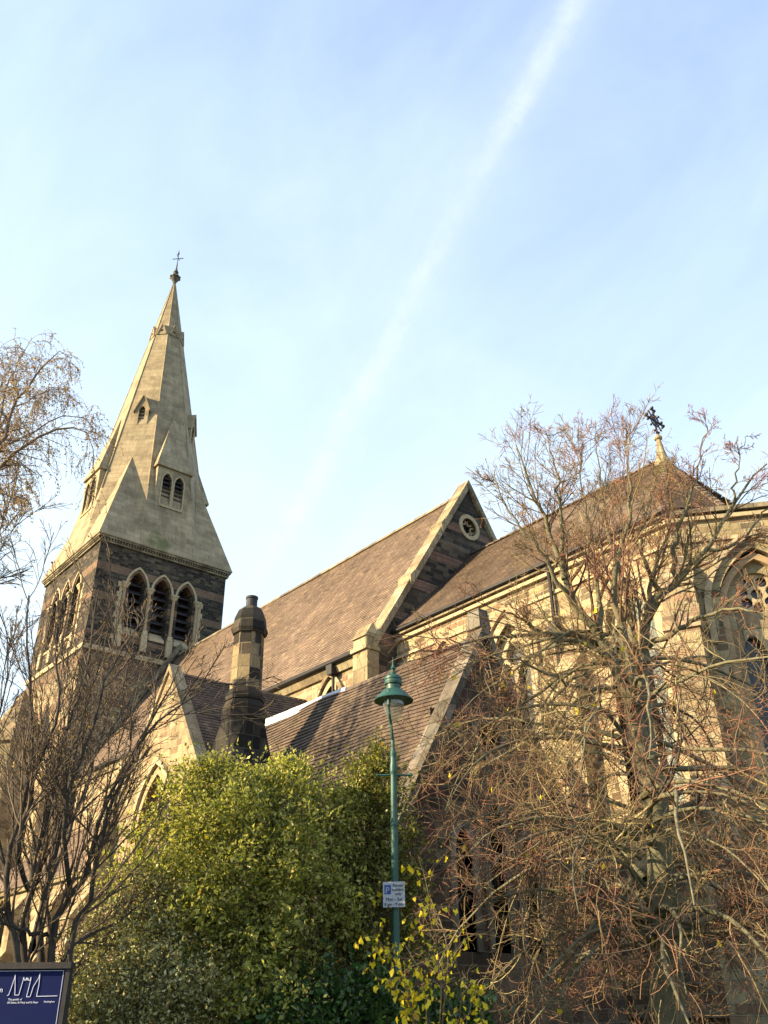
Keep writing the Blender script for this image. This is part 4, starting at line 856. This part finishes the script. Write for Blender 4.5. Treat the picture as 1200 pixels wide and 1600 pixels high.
def tubes(P, Rd, k):
    """P (N,S,3), Rd (N,S) -> verts, quads"""
    Nn, Ss, _ = P.shape; T = np.empty_like(P); T[:, 1:-1] = P[:, 2:]-P[:, :-2]; T[:, 0] = P[:, 1]-P[:, 0]; T[:, -1] = P[:, -1]-P[:, -2]; T = unit(T)
    ref = unit(np.cross(T[:, 0], np.array([.31, .52, .79]))[:, None, :]*np.ones((1, Ss, 1))); ref = unit(ref-T*np.sum(ref*T, -1, keepdims=True)); B = np.cross(T, ref)
    an = 2*np.pi*np.arange(k)/k
    V = P[:, :, None, :]+Rd[:, :, None, None]*(ref[:, :, None, :]*np.cos(an)[None, None, :, None]+B[:, :, None, :]*np.sin(an)[None, None, :, None])
    idx = np.arange(Nn*Ss*k).reshape(Nn, Ss, k); a = idx[:, :-1, :]; b = np.roll(a, -1, 2); c = idx[:, 1:, :]; d = np.roll(c, -1, 2)
    return V.reshape(-1, 3), np.stack([a, b, d, c], -1).reshape(-1, 4)
def grow(P0, D0, L, R0, S_, wig, trop, taper=.25, curl=0):
    Nn = len(P0); P = np.empty((Nn, S_+1, 3)); P[:, 0] = P0; d = unit(D0.copy()); drift = rng.normal(size=(Nn, 3))*curl
    for s in range(S_):
        d = unit(d+rng.normal(size=(Nn, 3))*wig+trop*(1 if np.ndim(trop) == 1 else 1)+drift); P[:, s+1] = P[:, s]+d*(L/S_)[:, None]
    t = np.linspace(0, 1, S_+1)[None, :]; return P, R0[:, None]*(1-(1-taper)*t)
def spawn(P, Rd, n, t0, t1, ang, lenf, plen, rf, angj=.25, bias=None):
    """n children per parent; returns start, dir, length, radius"""
    Nn, Ss, _ = P.shape; t = rng.uniform(t0, t1, (Nn, n)); f = t*(Ss-1); i = np.minimum(f.astype(int), Ss-2); fr_ = (f-i)[..., None]
    r_ = np.arange(Nn)[:, None]; p = P[r_, i]*(1-fr_)+P[r_, i+1]*fr_; T = unit(P[r_, i+1]-P[r_, i]); rad = (Rd[r_, i]*(1-fr_[..., 0])+Rd[r_, i+1]*fr_[..., 0])
    x = rng.normal(size=p.shape)
    if bias is not None: x += np.array(bias)
    x = unit(x-T*np.sum(x*T, -1, keepdims=True)); a = rng.normal(ang, angj, (Nn, n))[..., None]; d = T*np.cos(a)+x*np.sin(a)
    L = (plen[:, None]*lenf*rng.uniform(.55, 1.15, (Nn, n))*(1.15-.55*t))
    return p.reshape(-1, 3), d.reshape(-1, 3), L.ravel(), (rad*rf).ravel()
def smooth_line(pts, n, wob=.0):
    P = np.array(pts, float); m_ = len(P); seg = np.r_[0, np.cumsum(np.linalg.norm(np.diff(P, axis=0), axis=1))]; t = np.linspace(0, seg[-1], n)
    # Catmull-Rom through the points
    out = []
    for tt in t:
        i = min(max(np.searchsorted(seg, tt)-1, 0), m_-2); f = (tt-seg[i])/(seg[i+1]-seg[i])
        p0, p1, p2, p3 = P[max(i-1, 0)], P[i], P[i+1], P[min(i+2, m_-1)]
        out.append(.5*(2*p1+(p2-p0)*f+(2*p0-5*p1+4*p2-p3)*f*f+(3*p1-p0-3*p2+p3)*f**3))
    out = np.array(out)
    if wob: out[1:-1] += rng.normal(size=out[1:-1].shape)*wob
    return out
def limbs(specs, n=16, wob=.02):
    """specs: (list of (px,py,dist), r0, r1)"""
    P = np.array([smooth_line([at(*q) for q in s[0]], n, wob) for s in specs]); t = np.linspace(0, 1, n)
    Rd = np.array([s[1]+(s[2]-s[1])*t**.8 for s in specs]); L = np.linalg.norm(np.diff(P, axis=1), axis=2).sum(1); return P, Rd, L
def cat(*parts):
    V = []; F = []; b = 0
    for v, f in parts: V.append(v); F.append(f+b); b += len(v)
    return np.concatenate(V), np.concatenate(F)
def leaves(C0, size, jit=.35, axis=None, aj=1.0, fold=.25, asp=.5):
    n = len(C0); a = rng.normal(size=(n, 3))*aj
    if axis is not None: a = a+axis
    a = unit(a); b = unit(np.cross(a, rng.normal(size=(n, 3)))); c = np.cross(a, b); s = (size*rng.uniform(1-jit, 1+jit, n))[:, None]
    base = C0-a*s*.5; tip = C0+a*s*.5+c*s*fold*.4; l = C0+b*s*asp*.5+c*s*fold; r_ = C0-b*s*asp*.5+c*s*fold
    V = np.stack([base, r_, tip, l], 1).reshape(-1, 3); F = np.arange(4*n).reshape(n, 4); return V, F

# ---- large bare lime on the right
UP = np.array([0, 0, 1.0])
tb = atv(1048, 1620, 13.0); lime = empty('lime_tree', (tb.x, tb.y, 0), 'big leafless tree at right with a dense skirt of reddish twigs before the apse', 'tree')
trunk = [((1052, 1800, 13), (1047, 1600, 13), (1040, 1450, 13), (1030, 1300, 13), (1015, 1200, 13)), .205, .17]
up = [
 (((1015, 1215, 13), (993, 1120, 12.9), (957, 1030, 12.7), (935, 990, 12.6), (900, 950, 12.5), (882, 905, 12.4), (862, 838, 12.4), (832, 765, 12.3), (806, 695, 12.2)), .17, .016),
 (((1015, 1210, 13), (1008, 1110, 13.1), (1004, 1013, 13.2), (1012, 960, 13.2), (1033, 925, 13.3), (1060, 905, 13.4), (1105, 860, 13.6), (1148, 785, 13.8), (1198, 725, 14.0)), .16, .020),
 (((1018, 1200, 13), (1000, 1060, 13.3), (985, 960, 13.6), (973, 905, 13.7), (957, 848, 13.8), (945, 800, 13.9), (938, 735, 14.0), (933, 715, 14.0), (930, 680, 14.0)), .13, .010),
 (((993, 1120, 12.9), (985, 1040, 12.6), (965, 960, 12.3), (958, 900, 12.2), (975, 830, 12.1), (985, 770, 12.0), (982, 715, 12.0), (980, 665, 12.0)), .11, .010),
 (((882, 905, 12.4), (880, 860, 12.3), (877, 822, 12.2), (874, 755, 12.0), (862, 715, 11.9), (856, 680, 11.9)), .06, .010),
 (((900, 950, 12.5), (868, 905, 12.2), (852, 870, 12.0), (820, 835, 11.9), (790, 790, 11.8), (772, 735, 11.7)), .055, .009),
 (((937, 990, 12.6), (935, 920, 12.9), (925, 860, 13.1), (915, 790, 13.2), (905, 740, 13.3), (912, 690, 13.4)), .06, .010),
 (((1060, 905, 13.4), (1052, 860, 13.2), (1062, 820, 13.1), (1080, 770, 13.0), (1097, 705, 13.0), (1105, 665, 13.0)), .06, .009),
 (((1012, 960, 13.2), (1020, 900, 13.6), (1035, 860, 13.9), (1050, 800, 14.0), (1042, 740, 14.1)), .06, .010),
 (((1033, 925, 13.3), (1010, 880, 12.9), (1000, 840, 12.7), (1015, 790, 12.6), (1030, 740, 12.5)), .055, .009),
 (((1004, 1013, 13.2), (1060, 985, 12.9), (1100, 960, 12.6), (1150, 950, 12.4), (1210, 965, 12.2)), .065, .02),
 (((957, 1030, 12.7), (900, 1000, 12.4), (850, 990, 12.1), (800, 960, 11.9), (745, 940, 11.7)), .055, .010),
 (((1148, 785, 13.8), (1150, 740, 13.7), (1160, 700, 13.6), (1168, 680, 13.6)), .03, .008),
 (((1105, 860, 13.6), (1150, 850, 13.7), (1195, 800, 13.9), (1230, 760, 14)), .04, .012),
 (((985, 1060, 12.8), (930, 1075, 12.2), (870, 1060, 11.8), (810, 1030, 11.5), (750, 1030, 11.4), (690, 1015, 11.3)), .05, .008),
]
Pt, Rt, Lt = limbs([trunk], 12, .01)
Pu, Ru, Lu = limbs(up, 18, .022); Ru = Ru*.84
# skirt of drooping limbs all round the trunk
nl = 84; azs = rng.uniform(0, 2*np.pi, nl); hts = rng.uniform(2.2, 6.5, nl); ti = np.array([tb.x, tb.y, 0.0])
P0 = np.stack([ti[0]+.1*np.cos(azs), ti[1]+.1*np.sin(azs), hts], 1); D0 = np.stack([np.cos(azs), np.sin(azs), rng.uniform(.1, .75, nl)], 1)
Ls = rng.uniform(2.5, 4.7, nl)*(1.05-.35*np.abs(hts-4.4)/2.2)
Ps, Rs = grow(P0, D0, Ls, rng.uniform(.020, .048, nl), 12, .10, np.array([0, 0, -.115]), .18)
s1 = spawn(Ps, Rs, 9, .18, 1.0, .85, .48, Ls, .50); P1, R1 = grow(*s1, 10, .11, np.array([0, 0, -.015]), .3, .13)
s2 = spawn(P1, R1, 7, .12, 1.0, .75, .55, s1[2], .55); P2, R2 = grow(*s2, 8, .12, np.array([0, 0, .03]), .35, .13)
s3 = spawn(P2, np.maximum(R2, .0042), 2, .2, 1.0, .7, .85, s2[2], .75); P3, R3 = grow(*s3, 4, .20, np.array([0, 0, .05]), .5, .10)
# upper crown
u1 = spawn(Pu, Ru, 28, .25, 1.0, .62, .30, np.minimum(Lu, 5), .36, .2); kp = rng.random(len(u1[0])) < np.repeat(np.clip(Lu/4.2, .12, 1), 28); u1 = tuple(v[kp] for v in u1); Q1, T1 = grow(*u1, 8, .10, np.array([0, 0, .045]), .3)
u2 = spawn(Q1, T1, 8, .2, 1.0, .70, .50, u1[2], .55, .2); Q2, T2 = grow(*u2, 6, .14, np.array([0, 0, .04]), .4)
u3 = spawn(Q2, np.maximum(T2, .004), 5, .3, 1.0, .65, .55, u2[2], .75, .2); Q3, T3 = grow(*u3, 4, .13, np.array([0, 0, .04]), .5)
V, F = tubes(Pt, Rt, 14); trk = mesh_np('trunk', V, F, 'lime', lime, True)
V, F = cat(tubes(Pu, Ru*np.linspace(1, .72, 18)[None, :], 8), tubes(Ps, Rs, 6)); mesh_np('limb', V, F, 'lime', lime, True)
V, F = cat(tubes(P1, np.maximum(R1, .006), 4), tubes(Q1, np.maximum(T1, .006), 4)); mesh_np('branch', V, F, 'limetwig', lime)
V, F = cat(tubes(P2, np.maximum(R2, .0035), 3), tubes(Q2, np.maximum(T2, .0036), 3)); mesh_np('twig', V, F, 'limetwig', lime)
V, F = cat(tubes(P3, np.full(R3.shape, .0026), 3), tubes(Q3, np.full(T3.shape, .0030), 3)); mesh_np('red_shoot', V, F, 'limered', lime)
tips = Q3[::3, -1]; V, F = leaves(tips, .022, .3, UP, .5, .3, .6); mesh_np('bud', V, F, 'limered', lime)
lt = P3[rng.integers(0, len(P3), 90), 2]; V, F = leaves(lt, .08, .3, -UP, .5, .2, .7); tag(mesh_np('leaf_scatter', V, F, 'yellow', lime), kind='stuff')

# ---- multi-stemmed bare tree at left
sb0 = atv(85, 1640, 8.6); lt_ = empty('bare_tree', (sb0.x, sb0.y, 0), 'dark multi-stemmed bare tree fanning up behind the blue noticeboard', 'tree')
gx = lambda d: (78, 1900, d)
st = [
 (((70, 1750, 8.6), (27, 1500, 8.5), (10, 1413, 8.4), (17, 1313, 8.4), (37, 1263, 8.4), (50, 1167, 8.4), (47, 1080, 8.4), (40, 1000, 8.4), (45, 930, 8.4)), .052, .008),
 (((75, 1750, 8.6), (37, 1480, 8.6), (50, 1397, 8.6), (57, 1330, 8.7), (83, 1247, 8.8), (100, 1147, 8.9), (133, 1063, 9.0), (143, 997, 9.0), (155, 920, 9.0)), .060, .008),
 (((80, 1750, 8.6), (63, 1480, 8.7), (70, 1397, 8.8), (93, 1313, 8.9), (113, 1213, 9.1), (130, 1113, 9.2), (160, 1030, 9.3), (175, 950, 9.4)), .060, .007),
 (((85, 1750, 8.6), (80, 1463, 8.6), (110, 1397, 8.6), (140, 1363, 8.6), (150, 1297, 8.5), (183, 1220, 8.5), (213, 1167, 8.4), (253, 1097, 8.4), (280, 1040, 8.4)), .064, .007),
 (((90, 1750, 8.6), (113, 1463, 8.5), (140, 1413, 8.4), (150, 1350, 8.3), (167, 1280, 8.2), (195, 1210, 8.1), (233, 1140, 8.0), (300, 1090, 7.9), (345, 1060, 7.9)), .050, .006),
 (((95, 1700, 8.6), (100, 1510, 8.7), (150, 1455, 8.9), (187, 1440, 9.0), (230, 1400, 9.2)), .04, .010),
 (((27, 1500, 8.5), (0, 1330, 8.8), (-20, 1200, 9), (5, 1080, 9.1), (20, 980, 9.2)), .035, .006),
 (((50, 1397, 8.6), (30, 1330, 8.2), (60, 1200, 8.1), (90, 1100, 8.0), (85, 1010, 8.0), (95, 950, 8)), .035, .006),
 (((70, 1397, 8.8), (110, 1300, 9.3), (150, 1180, 9.6), (190, 1100, 9.8), (200, 1010, 9.9)), .035, .006),
 (((110, 1397, 8.6), (100, 1300, 8.2), (120, 1200, 8.1), (150, 1130, 8.0), (165, 1060, 8.0), (215, 980, 8.0)), .035, .006),
 (((80, 1463, 8.6), (0, 1440, 8.4), (-60, 1400, 8.4)), .03, .01),
]
Pa, Ra, La = limbs(st, 18, .010); Ra = Ra*.74
a1 = spawn(Pa, Ra, 16, .22, 1.0, .48, .30, np.minimum(La, 4.5), .5, .18); A1, B1 = grow(*a1, 8, .09, np.array([0, 0, .035]), .3)
a2 = spawn(A1, B1, 8, .12, 1.0, .50, .52, a1[2], .6, .18); A2, B2 = grow(*a2, 6, .10, np.array([0, 0, .03]), .4)
a3 = spawn(A2, B2, 4, .2, 1.0, .5, .55, a2[2], .7, .18); A3, B3 = grow(*a3, 4, .10, np.array([0, 0, .02]), .5)
V, F = tubes(Pa, Ra, 8); mesh_np('stem', V, F, 'bark', lt_, True)
V, F = tubes(A1, np.maximum(B1, .005), 4); mesh_np('branch', V, F, 'darktwig', lt_)
V, F = cat(tubes(A2, np.maximum(B2, .0032), 3), tubes(A3, np.full(B3.shape, .0022), 3)); mesh_np('twig', V, F, 'darktwig', lt_)
k_ = rng.integers(0, len(A3), 1100); V, F = leaves(A3[k_, -1], .028, .4, -UP, .6, .3, .6); tag(mesh_np('leaf_scatter', V, F, 'leafdry', lt_), kind='stuff')

# ---- pendulous birch leaning in from the left
bb = atv(-420, 1700, 12); birch = empty('birch_tree', (bb.x, bb.y, 0), 'weeping birch reaching in from the left edge with sparse yellow leaves against the sky', 'tree')
bl = [
 (((-420, 1900, 12), (-400, 1500, 12), (-360, 1150, 12), (-250, 950, 12), (-150, 860, 12.1)), .22, .11),
 (((-260, 960, 12), (-120, 850, 11.8), (0, 733, 11.6), (37, 697, 11.5), (95, 672, 11.4), (125, 669, 11.3), (143, 690, 11.3), (146, 725, 11.3)), .07, .004),
 (((-300, 1020, 12), (-120, 770, 12.2), (0, 702, 12.3), (50, 678, 12.3), (98, 652, 12.4), (130, 651, 12.4), (150, 672, 12.4)), .06, .004),
 (((-150, 860, 12.1), (-60, 770, 11.5), (0, 693, 11.3), (20, 640, 11.2), (50, 596, 11.2), (77, 561, 11.1), (100, 551, 11.1), (112, 560, 11.1)), .06, .004),
 (((-150, 860, 12.1), (-70, 760, 12.6), (-10, 680, 12.8), (10, 610, 12.9), (25, 570, 13), (50, 528, 13)), .05, .004),
 (((-150, 860, 12.1), (-60, 730, 12), (-20, 640, 12), (8, 590, 12), (-5, 545, 12)), .05, .004),
 (((-250, 950, 12), (-100, 880, 11.4), (-30, 800, 11.2), (5, 765, 11.1), (30, 748, 11.0), (38, 775, 11)), .05, .004),
 (((-100, 800, 12), (-30, 720, 12.2), (10, 650, 12.3), (55, 620, 12.3), (85, 605, 12.4), (110, 612, 12.4)), .04, .003),
]
Pb, Rb, Lb = limbs(bl, 20, .015)
b1 = spawn(Pb[1:], Rb[1:], 33, .42, 1.0, .75, .17, np.minimum(Lb[1:], 5), .40, .2, bias=(.25, .3, .2)); C1, E1 = grow(*b1, 7, .12, np.array([0, 0, -.09]), .3)
b2 = spawn(C1, E1, 7, .2, 1.0, .9, .62, b1[2], .5, .2); b2 = (b2[0], b2[1], b2[2]*1.7, b2[3]); C2, E2 = grow(*b2, 7, .08, np.array([0, 0, -.32]), .5)
V, F = tubes(Pb[:1], Rb[:1], 12); mesh_np('trunk', V, F, 'birch', birch, True)
V, F = tubes(Pb[1:], np.maximum(Rb[1:], .006), 6); mesh_np('limb', V, F, 'birch', birch, True)
V, F = cat(tubes(C1, np.maximum(E1, .0035), 3), tubes(C2, np.full(E2.shape, .0024), 3)); mesh_np('twig', V, F, 'birchtwig', birch)
k_ = rng.integers(0, len(C2), 14000); C0 = C2[k_, rng.integers(1, 8, 14000)]+rng.normal(size=(14000, 3))*.012; V, F = leaves(C0, .027, .35, -UP, .6, .25, .62); mesh_np('foliage', V, F, 'birchleaf', birch)

# ---- leafy shrubs in the middle
def blob_shrub(name, label, blobs, nspr, mat, lsize, stems=6, base=None, cat_='shrub', lper=10, top_shoots=.18, extra=None, asp=.5, sprl=.17):
    c0 = np.mean([at(*b[0]) for b in blobs], axis=0); base = base or (c0[0], c0[1])
    root = empty(name, (base[0], base[1], 0), label, cat_)
    cen = np.array([at(*b[0]) for b in blobs]); rad = np.array([b[1] for b in blobs]); wts = np.array([r_[0]*r_[1]*r_[2] for r_ in rad])**(2/3); wts = wts/wts.sum()
    nsub = 40; sd_ = unit(rng.normal(size=(len(blobs), nsub, 3))); sub = cen[:, None]+sd_*rad[:, None]*rng.uniform(.50, 1.04, (len(blobs), nsub, 1)); srad = rad.mean(1)[:, None]*rng.uniform(.13, .30, (len(blobs), nsub))
    pick = rng.choice(len(blobs), nspr, p=wts); d = unit(rng.normal(size=(nspr, 3)))
    lump = 1+.07*np.sin(d[:, 1]*13+pick*3)*np.sin(d[:, 2]*12)+.13*np.sin(d[:, 0]*7+pick)*np.sin(d[:, 1]*6+2*pick)+.10*np.sin(d[:, 2]*11+d[:, 0]*9)
    rr2 = rng.beta(3.2, 1.1, nspr)*lump; sp_ = rng.integers(0, nsub, nspr); C0 = sub[pick, sp_]+d*(srad[pick, sp_]*rr2)[:, None]; inn = rng.random(nspr) < .08; C0[inn] = (cen[pick]+d*rad[pick]*rr2[:, None]*.8)[inn]
    ok = C0[:, 2] > .15; C0, d = C0[ok], d[ok]; n = len(C0)
    ax = unit(d*.8+rng.normal(size=(n, 3))*.55+np.array([0, 0, .55])); L = rng.uniform(.6, 1.3, n)*sprl
    L[rng.random(n) < top_shoots] *= 2.3
    SP = C0[:, None, :]+ax[:, None, :]*(L[:, None, None]*np.linspace(0, 1, 4)[None, :, None]); SP[:, 1:] += rng.normal(size=SP[:, 1:].shape)*.008
    t = rng.uniform(.0, 1, (n, lper)); LC0 = C0[:, None, :]+ax[:, None, :]*(L[:, None, None]*t[..., None])+rng.normal(size=(n, lper, 3))*.022
    V, F = leaves(LC0.reshape(-1, 3), lsize, .6, np.repeat(ax, lper, 0)*.8, .9, .2, asp)
    mesh_np('foliage', V, F, mat, root)
    V, F = tubes(SP, np.full((n, 4), .0022), 3)
    # stems from the ground into each lobe
    E = []; nb_ = len(blobs)*stems; bi = np.repeat(np.arange(len(blobs)), stems); tgt = cen[bi]+unit(rng.normal(size=(nb_, 3)))*rad[bi]*.75
    s0 = np.stack([cen[bi, 0]*.6+base[0]*.4+rng.normal(size=nb_)*.12, cen[bi, 1]*.6+base[1]*.4+rng.normal(size=nb_)*.12, np.zeros(nb_)], 1)
    tt = np.linspace(0, 1, 9)[None, :, None]; PS = s0[:, None]*(1-tt)+tgt[:, None]*tt; PS[:, 1:-1] += rng.normal(size=PS[:, 1:-1].shape)*.035; PS[..., :2] += (np.sin(tt*np.pi)*rng.normal(size=(nb_, 1, 2))*.12)
    RS = np.linspace(.026, .006, 9)[None, :]*rng.uniform(.6, 1.2, (nb_, 1))
    g1 = spawn(PS, RS, 6, .35, 1, .7, .25, np.linalg.norm(tgt-s0, axis=1), .5); G1, H1 = grow(*g1, 6, .14, np.array([0, 0, .05]), .3)
    V2, F2 = cat(tubes(PS, RS, 6), tubes(G1, np.maximum(H1, .004), 4), (V, F)); mesh_np('stem', V2, F2, 'bark', root)
    if extra:
        m2_, frac, ls = extra; k = rng.integers(0, len(LC0), int(len(LC0)*frac)); V, F = leaves(LC0[k, 0], ls, .3, None, 1, .2, .6); tag(mesh_np('turning_leaf', V, F, m2_, root), kind='stuff')
    return root
blob_shrub('privet_bush', 'broad olive green privet bush, brightly lit, left of the lamp post', [
 ((340, 1290, 10.2), (.66, .66, .62)), ((255, 1370, 10.0), (.60, .60, .70)), ((400, 1360, 10.0), (.82, .75, .85)), ((300, 1470, 9.8), (.85, .80, .80)), ((430, 1255, 10.6), (.50, .50, .45)),
 ((470, 1400, 10.2), (.66, .66, .85)), ((350, 1560, 9.8), (.95, .9, .8)), ((335, 1225, 10.3), (.28, .28, .34)), ((445, 1225, 10.6), (.26, .26, .26)), ((505, 1290, 10.8), (.45, .45, .50))], 8200, 'privet', .045, 3, extra=('yellow', .03, .05))
blob_shrub('tall_shrub', 'upright yellow green shrub with a few orange leaves directly behind the lamp post', [
 ((580, 1240, 11.2), (.38, .38, .56)), ((610, 1330, 11.0), (.42, .42, .70)), ((550, 1330, 11.0), (.45, .45, .62)), ((575, 1440, 10.9), (.62, .6, .8)), ((520, 1500, 10.6), (.55, .55, .6)), ((590, 1195, 11.3), (.20, .20, .26))], 3600, 'privetd', .045, 4, extra=('orange', .06, .06))
blob_shrub('grey_green_shrub', 'small-leaved grey green shrub beside the right end of the noticeboard', [
 ((180, 1500, 9.2), (.52, .5, .5)), ((230, 1440, 9.5), (.38, .38, .42)), ((150, 1580, 9.0), (.45, .45, .45)), ((240, 1580, 9.2), (.6, .6, .5)), ((200, 1650, 9.2), (.7, .7, .5))], 4200, 'privetg', .032, 4, asp=.55)
blob_shrub('laurel_shrub', 'dark green glossy shrub low at the foot of the lamp post', [
 ((525, 1580, 9.8), (.50, .5, .34)), ((600, 1590, 9.8), (.50, .5, .34)), ((440, 1610, 9.5), (.5, .5, .30)), ((690, 1630, 10.2), (.6, .6, .36))], 2000, 'deepg', .058, 5, asp=.5, lper=9)
# yellow-leaved climber in front of the lamp post
yc = atv(650, 1600, 9.0); yl = empty('yellow_leaved_shrub', (yc.x, yc.y, 0), 'wispy shrub with bright yellow heart-shaped leaves hanging across the lamp post', 'shrub')
yst = [
 (((660, 1800, 9), (640, 1560, 9), (600, 1480, 9), (570, 1462, 9)), .012, .003), (((660, 1800, 9), (665, 1560, 9), (640, 1490, 8.9), (625, 1475, 8.9), (600, 1500, 8.8)), .012, .003),
 (((670, 1800, 9), (690, 1560, 9), (680, 1470, 9.1), (676, 1415, 9.1)), .012, .003), (((670, 1800, 9), (700, 1520, 9.2), (690, 1450, 9.3), (672, 1400, 9.6), (655, 1345, 9.8)), .012, .003),
 (((680, 1800, 9), (720, 1560, 9), (700, 1490, 8.9), (690, 1530, 8.8), (688, 1590, 8.8)), .010, .003), (((680, 1800, 9), (730, 1600, 9), (745, 1540, 9), (750, 1585, 9)), .010, .003),
 (((660, 1800, 9), (650, 1600, 9), (620, 1540, 9.2), (590, 1530, 9.2)), .010, .003), (((660, 1800, 9), (600, 1500, 9.9), (575, 1420, 10.0), (598, 1380, 10.0)), .010, .003), (((660, 1800, 9), (650, 1600, 9), (630, 1530, 8.9), (600, 1540, 8.9)), .010, .003)]
Py, Ry, Ly = limbs(yst, 14, .01); y1 = spawn(Py, Ry, 15, .42, 1, .8, .17, Ly, .6); Y1, Z1 = grow(*y1, 5, .14, np.array([0, 0, -.10]), .5)
V, F = cat(tubes(Py, Ry, 5), tubes(Y1, np.maximum(Z1, .0022), 3)); mesh_np('stem', V, F, 'limetwig', yl)
C0 = np.concatenate([Y1[:, 1:].reshape(-1, 3), Py[:, 9:].reshape(-1, 3)]); C0 = C0[rng.random(len(C0)) < .62]+rng.normal(size=(1, 3))*0
V, F = leaves(C0+rng.normal(size=C0.shape)*.02-np.array([0, 0, .03]), .058, .55, -UP*.9, .6, .34, .66); mesh_np('foliage', V, F, 'yellow', yl)

# a neighbour of the left tree, off to the left of the view: its shade falls across the chapel roof
def copy_tree(o, par=None):
    c = o.copy(); COL.objects.link(c); c.parent = par
    if par is not None: c.matrix_parent_inverse = o.matrix_parent_inverse.copy()
    for ch in [x for x in bpy.data.objects if x.parent == o]: copy_tree(ch, c)
    return c
c = copy_tree(lt_); c.location = (-18.2, 1.2, 0); c.scale = (2.5, 2.5, 2.2); c.rotation_euler = (0, 0, R(-60)); c['label'] = 'taller bare tree standing alone beyond the left edge of the view'
